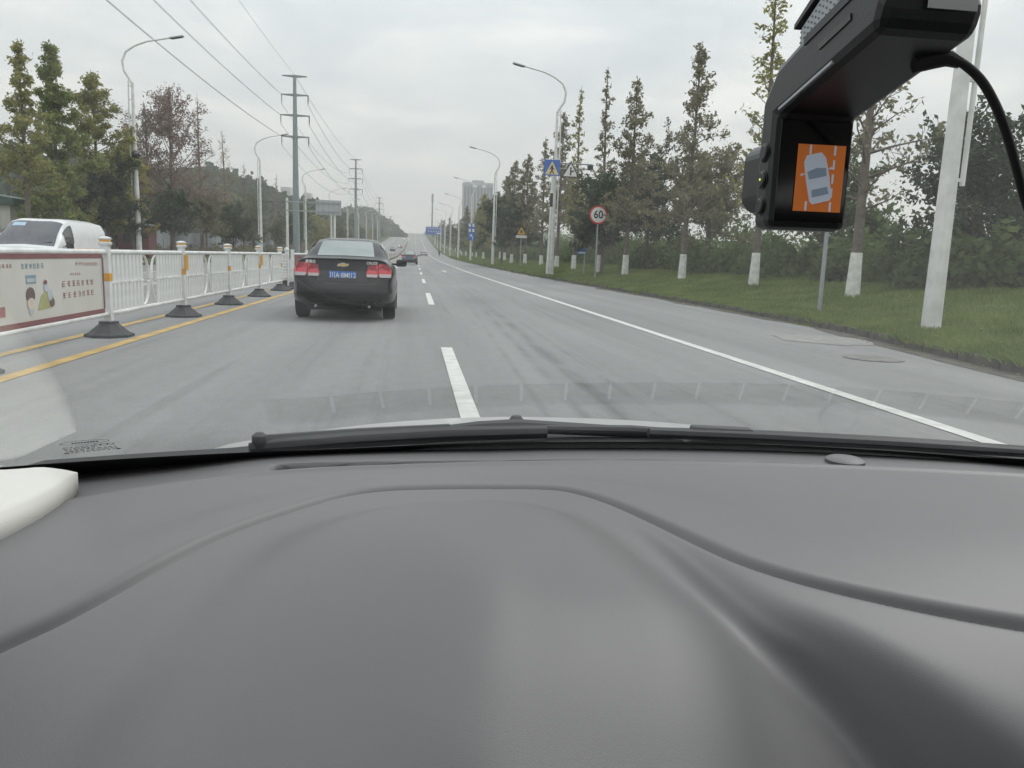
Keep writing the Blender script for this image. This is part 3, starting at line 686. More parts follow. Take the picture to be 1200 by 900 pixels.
# ------------------------------------------------------------------ power poles and wires
PYL = [(-4, 27.2), (120, 26.3), (238, 28.5), (392, 28.5), (575, 28.5), (840, 29)]
ARMZ = [(-0.15, 1.75), (-2.75, 1.95), (-5.6, 2.1), (-8.6, 2.0)]
PX = -17.6
def pylon(i, y, h):
    z0 = zg(PX, y)
    t = thing('power_pole', 'x', 'power pole', (PX, y, z0), 0, 'steel power poles beside the oncoming lanes')
    H_ = h-z0
    obj('pole', MB().tube([(0, 0, -.1), (0, 0, H_*.33), (0, 0, H_*.66), (0, 0, H_)], [.55, .46, .36, .22], 12), M_steel, t, True)
    for f in (.33, .66): obj('flange', MB().lathe([(.50*(1-.3*f)+.08, 0), (.50*(1-.3*f)+.08, .14)], 12, c=(0, 0, H_*f)), M_steel, t)
    for k, (dz, w) in enumerate(ARMZ):
        a = obj('cross_arm', MB().prism([(-w, -.05), (-w, .07), (0, .16), (w, .07), (w, -.05), (0, -.20)], .24, (0, .12, H_+dz)), M_steel, t)
        if k:
            for s in (-1, 1):
                obj('insulator', MB().lathe([(.05, 0), (.11, -.1), (.05, -.2), (.11, -.3), (.05, -.4), (.11, -.5), (.05, -.6), (.11, -.75), (.05, -.9), (.05, -1.25)], 8, c=(s*(w-.08), 0, H_+dz-.04)), M_dark if s > 0 else M_grey, a)
    return t
plab = ['', 'nearest and tallest steel power pole, left of the black sedan', 'second steel power pole, right above the black sedan roof', 'third steel power pole from the left on the skyline', 'fourth steel power pole from the left, faint on the skyline', 'fifth and faintest steel power pole near the road crest']
for i, (y, h) in enumerate(PYL):
    if i: tag(pylon(i, y, h), plab[i])
M_wire = pm('wire', (0.10, 0.105, 0.11), .6, var=.1)
def wire(a, b, sag, label, r):
    mb = MB(); n = 26; pts = []
    for k in range(n+1):
        s = k/n; p = Vector(a).lerp(Vector(b), s); p.z -= sag*4*s*(1-s); pts.append(p)
    return tag(obj('power_line', mb.tube(pts, r, 4), M_wire, smooth=True), label, 'wire', 'power lines strung between the steel poles')
lev = ['topmost', 'upper', 'middle', 'lowest']
spn = ['overhead span nearest the camera', 'span from the first to the second power pole', 'span from the second to the third power pole', 'span from the third to the fourth power pole']
for i in range(4):
    (ya, ha), (yb, hb) = PYL[i], PYL[i+1]
    for k, (dz, w) in enumerate(ARMZ):
        if k == 0:
            wire((PX, ya, ha), (PX, yb, hb), 1.3, 'topmost single wire, %s' % spn[i], .018 if i == 0 else .03); continue
        if i == 0:
            for q, nm in ((0, 'inner'), (1, 'outer')):
                wire((PX-w+.05-.22*q, ya, ha+dz+.1*q), (PX-w+.05-.22*q, yb, hb+dz+.1*q), 1.7, '%s %s wire of a pair, %s' % (lev[k], nm, spn[i]), .02)
        else:
            for sd in (-1, 1):
                wire((PX+sd*(w-.08), ya, ha+dz-1.3), (PX+sd*(w-.08), yb, hb+dz-1.3), 2.6, '%s %s-hand wire, %s' % (lev[k], 'left' if sd < 0 else 'right', spn[i]), .03)

# ------------------------------------------------------------------ median railing
FX, BAY = -4.0, 3.345
POST_Y0 = 10.74
slat_me = {}
def post(t):
    p = obj('post', MB().b2(-.05, .05, -.05, .05, .10, 1.20), M_fence, t, bevel=.008)
    obj('post_cap', MB().lathe([(.075, 1.19), (.085, 1.205), (.085, 1.225), (.068, 1.235), (.068, 1.262), (.082, 1.268), (.082, 1.285), (.03, 1.305)], 12), M_fence, p, True)
    obj('cap_band', MB().lathe([(.0705, 1.236), (.0705, 1.261)], 12), M_orange, p, True)
    obj('reflector', MB().b2(-.052, .054, -.054, .045, .73, .83), M_orange, p)
    b = obj('base', MB().lathe([(.30, 0.002), (.30, .035), (.24, .06), (.14, .15), (.12, .17), (.12, .20), (.06, .205)], 8), M_dark, t)
def rails(t, L):
    for z, r in ((1.105, .032), (.30, .030)):
        obj('rail', MB().tube([(0, .03, z), (0, L-.03, z)], r, 10), M_fence, t, True)
def picket_bay(i, lab):
    y = POST_Y0+BAY*i
    t = thing('median_railing', lab, 'railing', (FX, y, zr(y)), 0, 'white railing bays along the yellow centre lines')
    post(t); rails(t, BAY)
    n = 22
    if 'slat' not in slat_me:
        slat_me['slat'] = MB().b2(-.011, .011, -.042, .042, .33, 1.075).mesh('slat'); slat_me['slat'].materials.append(M_fence)
        slat_me['short'] = MB().b2(-.011, .011, -.042, .042, .33, .58).mesh('slat'); slat_me['short'].materials.append(M_fence)
        P = [(.0, 0), (.07, .10), (.10, .22), (.09, .32)]
        P = [(0, .0), (.05, .1), (.06, .2), (.0, .36)]
        def cres(s, v):
            outer = [(s*(.30-.26*math.sin(q*math.pi/2)), v*(.36*(1-math.cos(q*math.pi/2)))) for q in np.linspace(0, 1, 8)]
            inner = [(s*(.30-.20*math.sin(q*math.pi/2)-.02), v*(.36*(1-math.cos(q*math.pi/2))*.92+.015)) for q in np.linspace(0, 1, 8)][::-1]
            return MB().prism([(a, b) for a, b in outer+inner], .03, (-.015, 0, 0), (0, 1, 0), (0, 0, 1))
        for k, (s, v) in enumerate(((1, 1), (-1, 1), (1, -1), (-1, -1))):
            me = cres(s, v).mesh('curved_bar'); me.materials.append(M_white); slat_me['c%d' % k] = me
    for k in range(n):
        yy = .10+(BAY-.2)*k/(n-1)
        mid = abs(yy-BAY/2) < .33
        if mid: continue
        link('slat', slat_me['slat'], None, t, (0, yy, 0))
    # curved bars in the middle, with an open gap
    for k, (z) in enumerate((.335, .335, 1.07, 1.07)):
        link('curved_bar', slat_me['c%d' % k], None, t, (0, BAY/2, z))
    for zz in (.70,):
        obj('middle_rail', MB().b2(-.016, .016, .06, BAY/2-.3, zz-.012, zz+.012), M_fence, t)
        obj('middle_rail', MB().b2(-.016, .016, BAY/2+.3, BAY-.06, zz-.012, zz+.012), M_fence, t)
    return t
for i in range(4):
    picket_bay(i, ['white slatted railing bay nearest the camera, right after the poster bay', 'second white slatted railing bay after the poster', 'third white slatted railing bay after the poster', 'fourth white slatted railing bay, just left of the black sedan'][i])
# extra orange markers on posts 2 and 4 face sideways
for i in (1, 3):
    y = POST_Y0+BAY*i
    mk = thing('delineator', 'small orange reflector plate clipped to the %s railing post' % ('second' if i == 1 else 'fourth'), 'reflector', (FX+.075, y-.02, zr(y)+.94))
    obj('plate', MB().b2(-.018, .03, -.03, .03, -.13, .13), M_orange, mk); obj('clip', MB().b2(-.03, -.018, -.02, .02, -.04, .04), M_grey, mk)
# poster bays nearest the camera
M_poster = pm('poster_print', (0.56, 0.55, 0.51), .6, var=.05, scale=2)
M_maroon = pm('maroon_frame', (0.20, 0.075, 0.075), .6, var=.12)
M_pred = pm('poster_red', (0.36, 0.16, 0.15), .7); M_pblue = pm('poster_blue', (0.20, 0.30, 0.36), .7)
M_pgrn = pm('poster_green', (0.36, 0.36, 0.16), .7); M_pbrn = pm('poster_brown', (0.13, 0.09, 0.09), .7); M_plb = pm('poster_pale_blue', (0.42, 0.47, 0.50), .7); M_pskin = pm('poster_cream', (0.60, 0.52, 0.44), .7)
def poster_bay(i, lab):
    y = POST_Y0-BAY*(i+1)
    t = thing('median_railing', lab, 'railing', (FX, y, zr(y)), 0, 'railing bays with framed posters')
    post(t); rails(t, BAY)
    z0, z1, a, b = .345, 1.065, .10, BAY-.16
    bd = obj('poster_board', MB().b2(-.012, .012, a, b, z0, z1), M_poster, t)
    fr = .036
    for q, (y0_, y1_, zz0, zz1) in enumerate(((a, b, z0-.02, z0+fr-.0), (a, b, z1-fr, z1+.02), (a-.02, a+.016, z0+fr, z1-fr), (b-.016, b+.02, z0+fr, z1-fr))):
        obj('frame_bar', MB().b2(-.02, .02, y0_, y1_, zz0, zz1), M_maroon, t)
    # print on the road face: y runs away from the camera = to the right
    LY, LZ = b-a, z1-z0; X = .0145; rr = random.Random(4+i)
    def U(u): return a+LY*u
    def Vv(v): return z0+LZ*v
    def rect(u0, u1, v0, v1): return [(U(u0), Vv(v0)), (U(u1), Vv(v0)), (U(u1), Vv(v1)), (U(u0), Vv(v1))]
    def patch(nm, polys, m, lift=0.0):
        mb = MB()
        for P in polys:
            mb.add([(X+lift, p, q) for p, q in P], [tuple(range(len(P)))])
        return obj(nm, mb, m, bd)
    def glyphs(u0, v0, n, w, h, gap):
        out = []
        for k in range(n):
            uu = u0+k*(w+gap)
            for q in range(3):
                vv = v0+h*(q+.5)/3+rr.uniform(-.05, .05)*h; out.append(rect(uu+rr.uniform(0, .25)*w, uu+w*rr.uniform(.75, 1), vv-h*.055, vv+h*.055))
            for q in range(2):
                x = uu+w*rr.uniform(.15, .8); out.append(rect(x-w*.06, x+w*.06, v0+h*rr.uniform(0, .25), v0+h*rr.uniform(.75, 1)))
        return out
    patch('slogan', glyphs(.615, .49, 7, .031, .105, .011)+glyphs(.62, .31, 7, .031, .105, .011), M_pred)
    patch('slogan', glyphs(.69, .67, 5, .014, .045, .005), M_pred)
    patch('heading', glyphs(.32, .80, 6, .022, .085, .006), M_pblue)
    patch('heading', glyphs(.74, .83, 3, .018, .06, .005)+[rect(.81, .95, .86, .87), rect(.81, .95, .84, .848), rect(.81, .95, .82, .825)], M_pred)
    patch('heading', glyphs(.12, .80, 1, .05, .12, .0)+glyphs(.18, .82, 4, .018, .06, .005), M_pred)
    patch('inner_border', [rect(.02, .985, .955, .96), rect(.02, .985, .045, .05), rect(.98, .985, .05, .955)], M_plb)
    patch('pale_box', [rect(.35, .42, .585, .71)], M_pblue); patch('pale_box', [rect(.355, .415, .61, .665)], M_plb, .002)
    patch('red_seal', [rect(.16, .205, .16, .30)], M_pred)
    def ell(u, v, ru, rv, n=14): return [(U(u+ru*math.cos(6.283*k/n)), Vv(v+rv*math.sin(6.283*k/n))) for k in range(n)]
    patch('drawing', [[(U(.42), Vv(.18)), (U(.52), Vv(.20)), (U(.545), Vv(.36)), (U(.50), Vv(.50)), (U(.45), Vv(.40))]], M_pgrn)
    patch('drawing', [ell(.375, .42, .032, .12), ell(.53, .28, .02, .07)], M_pbrn, .002)
    patch('drawing', [ell(.375, .30, .028, .085)], M_pskin, .004)
    patch('drawing', [ell(.49, .52, .018, .075), ell(.515, .40, .02, .09), ell(.375, .20, .018, .07)], M_plb, .003)
    patch('drawing', [ell(.485, .595, .013, .035)], M_maroon, .005)
    return t
poster_bay(0, 'railing bay with maroon-framed poster of a cartoon family and red slogan')
poster_bay(1, 'railing bay just outside the left picture edge, its poster end at the border')
# louvred panel end unit and the long run beyond
def louvre():
    y = POST_Y0+BAY*4
    t = thing('louvre_barrier', 'white louvred barrier panel between two capped posts behind the slatted railing', 'barrier', (FX-.02, y, zr(y)), 0)
    post(t)
    for k in range(9): obj('louvre', MB().box((0, .62, .36+k*.088), (.03, 1.0, .07), Matrix.Rotation(.35, 3, 'Y')), M_fence, t)
    for yy in (.13, 1.11): obj('stile', MB().b2(-.025, .025, yy-.03, yy+.03, .28, 1.12), M_fence, t)
    p2 = obj('post', MB().b2(-.05, .05, 1.19, 1.29, .10, 1.20), M_fence, t)
    obj('post_cap', MB().lathe([(.075, 1.19), (.085, 1.225), (.068, 1.235), (.068, 1.265), (.03, 1.305)], 12, c=(0, 1.24, 0)), M_fence, p2, True)
    obj('base', MB().b2(-.22, .22, .15, 1.4, .002, .06), M_dark, t)
    obj('foot', MB().b2(-.05, .05, .3, .36, .06, .28), M_dark, t); obj('foot', MB().b2(-.05, .05, .9, .96, .06, .28), M_dark, t)
louvre()
far = thing('median_railing', 'x', 'railing', (FX, 26.2, 0), 0, 'distant railing bays in the median')
LB = 10.0
obj('rail', MB().tube([(0, 0, 1.1), (0, LB, 1.1)], .035, 6), M_fence, far); obj('rail', MB().tube([(0, 0, .3), (0, LB, .3)], .035, 6), M_fence, far)
for k in range(3):
    obj('post', MB().b2(-.05, .05, k*LB/3-.05, k*LB/3+.05, .1, 1.25), M_fence, far); obj('base', MB().lathe([(.28, 0), (.12, .16), (.05, .2)], 8, c=(0, k*LB/3, 0.002)), M_dark, far)
    obj('panel', MB().b2(-.012, .012, k*LB/3+.12, (k+1)*LB/3-.12, .34, 1.06), M_maroon if k != 1 else M_fence, far)
for i in range(40):
    y = 26.4+i*LB; sl_ = math.atan2(zr(y+LB)-zr(y), LB)
    o = far if i == 0 else dup(far)
    o.location = (FX, y, zr(y)); o.rotation_euler = (sl_, 0, 0)
    o['label'] = 'distant railing bay with maroon panels in the median, running towards the crest'

# ------------------------------------------------------------------ signs
def signface(polys_mats, t, y, name='sign_plate'):
    pass
def circle(r, n=32, cx=0, cz=0): return [(cx+r*math.cos(2*math.pi*k/n), cz+r*math.sin(2*math.pi*k/n)) for k in range(n)]
def rtri(r, rc=.0, cz=0.0):
    return [(r*math.sin(a), cz+r*math.cos(a)) for a in (0, -R(120), -R(240))]
def plate(nm, poly, m, t, y=0.0, d=.006, z=0.0, x=0.0):
    return obj(nm, MB().prism([(a+x, b+z) for a, b in poly], d, (0, y, 0)), m, t)     # U=x, V=z: extrudes towards -y (to the driver)
# speed limit
p = onz(697, 331); SY = 43.9
t = thing('speed_limit_sign', 'round red-ringed speed limit 60 sign on a grey post', 'road sign', G(10.37, SY))
zc = 3.83-zg(10.37, SY)
obj('post', MB().tube([(0, .05, -.1), (0, .05, zc+.4)], .045, 10), M_grey, t, True)
plate('disc', circle(.53), M_red, t, 0, .01, zc); pl = plate('white_field', circle(.43), M_signwhite, t, -.011, .003, zc)
text('number', '60', .62, M_signblack, t, (0, -.017, zc-.0), bold=.012, sx=.88)
obj('back_brace', MB().b2(-.3, .3, .01, .04, zc-.03, zc+.03), M_grey, t)
# crossing sign mast with two plates
sx, sy = 9.05, 52.4
t = thing('crossing_sign', 'tall white mast with blue pedestrian crossing sign and side-road triangle', 'road sign', G(sx, sy)); zb = zg(sx, sy)
obj('mast', MB().tube([(0, .12, -.1), (.05, .12, 3), (.10, .12, 7.7)], [.13, .10, .08], 10), M_white, t, True)
obj('black_band', MB().tube([(.062, .12, 4.6), (.072, .12, 5.5)], [.104, .10], 10), M_black, t, True)
zc = 7.30-zb
pl = plate('blue_plate', [(-.54, -.52), (.54, -.52), (.54, .52), (-.54, .52)], M_blue, t, .02, .01, zc, .0)
plate('yellow_triangle', [(-.46, -.44), (.46, -.44), (0, .42)], pm('crossing_yellow', (.72, .60, .30), .4, var=.05), pl, .009, .003, zc)
# walking figure
fig = [(-.06, .18), (.0, .24), (.06, .18), (.07, .05), (.18, -.04), (.15, -.08), (.07, -.03), (.05, -.12), (.16, -.33), (.09, -.36), (0, -.18), (-.10, -.36), (-.17, -.33), (-.06, -.12), (-.07, .02), (-.16, -.08), (-.19, -.04), (-.08, .10)]
plate('figure', [(a, b-.06) for a, b in fig], M_signblack, pl, .0055, .002, zc); 
tp = plate('triangle_rim', [(-.62, -.50), (.62, -.50), (0, .56)], M_signblack, t, .02, .01, zc-.08, 1.28)
plate('triangle_field', [(-.50, -.43), (.50, -.43), (0, .42)], M_signwhite, tp, .009, .003, zc-.08, 1.28)
plate('road_symbol', [(-.05, -.36), (.05, -.36), (.05, -.17), (.24, -.10), (.24, -.02), (.05, -.07), (.05, .16), (-.05, .16)], M_signblack, tp, .0055, .002, zc-.08, 1.28)
arm = obj('sign_arm', MB().tube([(.1, .1, zc+.33), (2.75, .1, zc+.33)], .05, 8).tube([(.1, .1, zc-.02), (2.5, .1, zc+.02)], .035, 8), M_grey, t, True)
cm = obj('camera_box', MB().box((0, 0, 0), (.30, .5, .26)), M_black, arm, loc=(2.6, 0.0, zc+.1), bevel=.03); obj('hood', MB().box((0, -.05, .15), (.36, .6, .03)), M_grey, cm)
# yellow warning triangle
ty = 79.0; tx = 10.75
t = thing('warning_sign', 'small yellow warning triangle over a white plate on a slim post', 'road sign', G(tx, ty)); zb = zg(tx, ty); zc = ony(622.5, 271, ty).z-zb
obj('post', MB().tube([(0, .06, -.1), (0, .06, zc+.3)], .045, 8), M_grey, t, True)
tp = plate('triangle_rim', [(-.50, -.40), (.50, -.40), (0, .47)], M_signblack, t, 0, .01, zc); plate('triangle_field', [(-.43, -.36), (.43, -.36), (0, .38)], M_yellow, tp, -.011, .003, zc)
plate('symbol', [(-.05, .1), (.05, .1), (.05, 0), (.17, -.1), (.13, -.15), (.04, -.06), (.13, -.28), (.05, -.3), (-.03, -.15), (-.14, -.3), (-.2, -.25), (-.07, -.08), (-.15, -.02), (-.12, .05)], M_signblack, tp, -.015, .002, zc)
plate('text_plate', [(-.56, -.72), (.56, -.72), (.56, -.45), (-.56, -.45)], M_signwhite, t, 0, .01, zc)
# small blue plates low among the trees
by_, bx = 50.5, 10.9
t = thing('parking_sign', 'small low blue and white notice board on a post between the trees', 'road sign', G(bx, by_)); zb = zg(bx, by_)
obj('post', MB().tube([(.25, .05, -.1), (.25, .05, 2.1)], .04, 8), M_grey, t, True)
bp = plate('board', [(-.33, 1.33), (.33, 1.33), (.33, 1.73), (-.33, 1.73)], M_blue, t, 0, .01)
plate('white_band', [(-.28, 1.40), (.28, 1.40), (.28, 1.50), (-.28, 1.50)], M_signwhite, bp, -.011, .002)
# grey sign post below the dashcam, right
gp = onx(1008, 372, 10.0); 
t = thing('bare_sign_post', 'plain grey steel post in the grass beside the nearest whitewashed tree', 'post', G(9.75, 17.6))
obj('post', MB().tube([(0, 0, -.1), (0, 0, 2.6)], .05, 10), M_grey, t, True); obj('cap', MB().lathe([(.055, 2.6), (.055, 2.63), (.02, 2.65)], 10), M_grey, t)
obj('notice', MB().b2(-.3, .3, .05, .065, 1.95, 2.5), M_grey, t)
# slim white post among the trees
t = thing('white_post', 'slim white post standing between the trees right of the crossing mast', 'post', G(10.6, 60.0))
obj('post', MB().tube([(0, 0, -.1), (0, 0, 3.0)], .07, 8), M_white, t, True); obj('cap', MB().lathe([(.08, 3.0), (.08, 3.04), (.02, 3.08)], 8), M_grey, t)
# lane sign on third lamp
ly = 132.2
a0, b0 = ony(549, 262, ly), ony(557, 281.5, ly)
t = thing('lane_sign', 'tall narrow blue lane sign with white arrows, hung on a white lamp post', 'road sign', ((a0.x+b0.x)/2-.05, ly-.12, (a0.z+b0.z)/2))
pl = obj('plate', MB().b2(-.62, .62, -.01, .01, -1.42, 1.42), M_blue, t)
for cx in (-.3, .3):
    for z in (1.05, .2): obj('white_symbol', MB().prism([(cx-.2, z-.2), (cx+.2, z-.2), (cx+.12, z+.12), (cx+.2, z+.3), (cx-.2, z+.3)], .004, (0, -.011, 0)), M_signwhite, pl)
obj('white_arrow', MB().prism([(.1, -1.3), (.22, -1.3), (.22, -.75), (.0, -.55), (.12, -.35), (-.3, -.45), (-.25, -.85), (-.12, -.7), (.1, -.85)], .004, (0, -.011, 0)), M_signwhite, pl)
obj('bracket', MB().b2(-.1, .1, .01, .1, -.9, -.8).b2(-.1, .1, .01, .1, .8, .9), M_grey, t)
# blue overhead direction sign
gy = 300; gx = 11.6
t = thing('direction_sign', 'wide blue overhead direction sign on a cantilever pole far ahead', 'road sign', G(gx, gy)); zb = zg(gx, gy)
a0, b0 = ony(499, 265.5, gy), ony(518.5, 275.5, gy)
obj('pole', MB().tube([(0, .3, -.1), (0, .3, a0.z-zb+.2)], [.22, .16], 10), M_grey, t, True)
obj('cantilever', MB().tube([(0, .3, a0.z-zb-.6), (a0.x-gx+.3, .3, a0.z-zb-.6)], .1, 8).tube([(0, .3, b0.z-zb+.6), (a0.x-gx+.3, .3, b0.z-zb+.6)], .1, 8), M_grey, t, True)
pl = obj('board', MB().b2(a0.x-gx, b0.x-gx, -.03, .03, b0.z-zb, a0.z-zb), M_blue, t)
bw, bh = b0.x-a0.x, a0.z-b0.z
mb = MB(); rr = random.Random(2)
def bar(u0, u1, v0, v1): mb.b2(a0.x-gx+bw*u0, a0.x-gx+bw*u1, -.045, -.032, b0.z-zb+bh*v0, b0.z-zb+bh*v1)
for k in range(6):
    u = .10+k*.135; bar(u, u+.085, .90, .93); bar(u, u+.085, .80, .83); bar(u+.03, u+.05, .72, .93); bar(u, u+.085, .70, .73)
for k in range(5): u = .12+k*.15; bar(u, u+.10, .44, .47); bar(u+.04, u+.06, .36, .54); bar(u, u+.1, .35, .38)
bar(.62, .92, .12, .26)
obj('lettering', mb, M_signwhite, pl)
# grey sign gantry on the oncoming side, seen from behind
gy = 108; 
a0, b0 = ony(370, 234, gy), ony(400, 252.5, gy); gx = -17.0
t = thing('sign_gantry', 'grey back of an overhead sign on white poles above the oncoming lanes', 'road sign', G(gx, gy)); zb = zg(gx, gy)
obj('pole', MB().tube([(0, 0, -.1), (0, 0, a0.z-zb+.1)], [.2, .16], 10), M_white, t, True)
q = ony(392, 260, gy); obj('pole', MB().tube([(q.x-gx, 0.2, -.3), (q.x-gx, 0.2, b0.z-zb+.4)], [.17, .15], 10), M_white, t, True)
pl = obj('board', MB().b2(a0.x-gx, b0.x-gx, -.1, .1, b0.z-zb, a0.z-zb), pm('sign_back', (.44, .46, .47), .5, .2, var=.08), t)
for k in range(5): obj('stiffener', MB().box((a0.x-gx+(b0.x-a0.x)*(k+.5)/5, -.13, (a0.z+b0.z)/2-zb), (.07, .06, a0.z-b0.z-.1)), M_grey, pl)
for v in (.2, .8): obj('beam', MB().b2(-.1, b0.x-gx-.1, -.24, -.16, b0.z-zb+(a0.z-b0.z)*v-.07, b0.z-zb+(a0.z-b0.z)*v+.07), M_grey, t)
# ------------------------------------------------------------------ buildings
def tower(name, label, px0, px1, pyt, Y, depth, m, fins, finm, floors, group=None):
    a, b = ony(px0, pyt, Y), ony(px1, pyt, Y); x0, x1, zt = a.x, b.x, (a.z+b.z)/2; z0 = zr(Y)-2; cx = (x0+x1)/2
    t = thing(name, label, 'building', (cx, Y, z0)); w, h = x1-x0, zt-z0
    obj('wall', MB().b2(-w/2, w/2, 0, depth, 0, h), m, t)
    pan = MB().b2(-w/fins*.27, w/fins*.27, -.15, -.0, 0, 1.0).mesh('window_strip'); pan.materials.append(M_bglass)
    for k in range(fins):
        x = -w/2+w*(k+.5)/fins
        o = link('window_strip', pan, None, t, (x, -.02, h*.06)); o.scale = (1, 1, h*.86)
        f = obj('fin', MB().b2(x-w/fins*.5-.12*w/27, x-w/fins*.5+.12*w/27, -.7, -.16, 0, h*.95), finm, t)
    for k in range(floors):
        obj('floor_band', MB().b2(-w/2, w/2, -.32, -.18, h*(.06+.86*(k+.5)/floors)-.35, h*(.06+.86*(k+.5)/floors)+.35), finm, t)
    obj('parapet', MB().b2(-w/2-.3, w/2+.3, -.5, depth+.3, h*.955, h), finm, t)
    return t, w, h, depth
M_bglass = pm('tower_glass', (0.10, 0.125, 0.16), .25, var=.2, scale=.3)
M_bwall = pm('tower_wall', (0.30, 0.32, 0.35), .8, var=.1, scale=.3)
M_bfin = pm('tower_fins', (0.42, 0.43, 0.45), .7, var=.08, scale=.3)
t, w, h, dp = tower('office_tower', 'grey office tower with vertical stripes rising behind the right trees', 543.5, 578, 214, 660, 18, M_bwall, 9, M_bfin, 0)
for k in (.3, .62): obj('roof_sign', MB().b2(-w/2+w*k, -w/2+w*k+3.4, -.9, -.5, h-4.0, h-2.2), M_signwhite, t)
obj('roof_box', MB().b2(-w*.2, w*.2, 4, 12, h, h+2.2), M_bwall, t)
M_pink = pm('apartment_pink', (0.48, 0.43, 0.41), .8, var=.08, scale=.3)
tower('apartment_block', 'faint pinkish apartment block on the skyline left of the first power pole', 329, 340, 219, 820, 16, M_pink, 4, M_bfin, 14)
tower('apartment_block', 'second faint apartment block right beside the first power pole', 357, 364, 226, 900, 16, M_pink, 3, M_bfin, 12)
# communication mast
my = 620; a = ony(507, 226, my)
t = thing('communication_mast', 'thin tall grey communication mast above the blue overhead sign', 'mast', (a.x, my, zr(my)-.5)); hh = a.z-zr(my)
obj('shaft', MB().tube([(0, 0, 0), (0, 0, hh*.6), (0, 0, hh)], [.85, .6, .3], 8), M_steel, t, True)
for k in range(4): obj('antenna_ring', MB().lathe([(1.0, hh*(.80+.05*k)), (1.0, hh*(.83+.05*k))], 8), M_steel, t)
# low buildings on the left behind the trees
M_wallw = pm('render_white', (0.55, 0.54, 0.50), .85, var=.12, scale=.8)
def low_building(name, label, x, y, w, d, h, roofm, wallm=M_wallw, nwin=4):
    t = thing(name, label, 'building', (x, y, zg(x, y)-.1)); 
    obj('wall', MB().b2(-w/2, w/2, 0, d, 0, h), wallm, t)
    rf = obj('roof', MB().prism([(-w/2-.3, h), (w/2+.3, h), (w/2+.3, h+.35), (0, h+1.0), (-w/2-.3, h+.35)], d+.6, (0, d+.3, 0)), roofm, t)
    for k in range(nwin):
        xx = -w/2+w*(k+.5)/nwin
        f = obj('window', MB().b2(xx-.6, xx+.6, -.05, .02, 1.0, 2.3), M_white, t); obj('pane', MB().b2(xx-.52, xx+.52, -.07, -.03, 1.08, 2.22), M_carglass, f)
    return t
low_building('low_house', 'white low building with dark green roof behind the thin left redwood', -25.5, 44, 9, 7, 2.6, pm('green_roof', (.06, .10, .085), .7))
low_building('low_house', 'pale low building half hidden behind the olive redwoods', -26, 62, 8, 8, 2.4, M_grey)
def site_wall():
    t = thing('site_wall', 'long grey panel wall behind the bushes across the oncoming lanes', 'wall', (-22.0, 54, zg(-22, 54)-.1))
    mp_ = MB().b2(-.04, .04, .03, 2.97, 0, 2.2).mesh('panel'); mp_.materials.append(pm('grey_panel', (.25, .265, .28), .7, var=.12, scale=.8))
    for k in range(24): link('panel', mp_, None, t, (0, 3*k, .012*k))
    for k in range(25): obj('pillar', MB().b2(-.08, .08, 3*k-.03, 3*k+.03, 0, 2.3+.012*k), M_grey, t)
site_wall()
kx = thing('kiosk', 'dark red roadside kiosk between the trunks left of the dark evergreens', 'kiosk', G(-20.6, 61.5))
obj('body', MB().b2(-1.1, 1.1, -.9, .9, 0, 2.3), M_maroon, kx); obj('roof', MB().b2(-1.25, 1.25, -1.05, 1.05, 2.3, 2.42), M_grey, kx); obj('window', MB().b2(-.7, .7, -.93, -.88, 1.1, 1.9), M_carglass, kx)

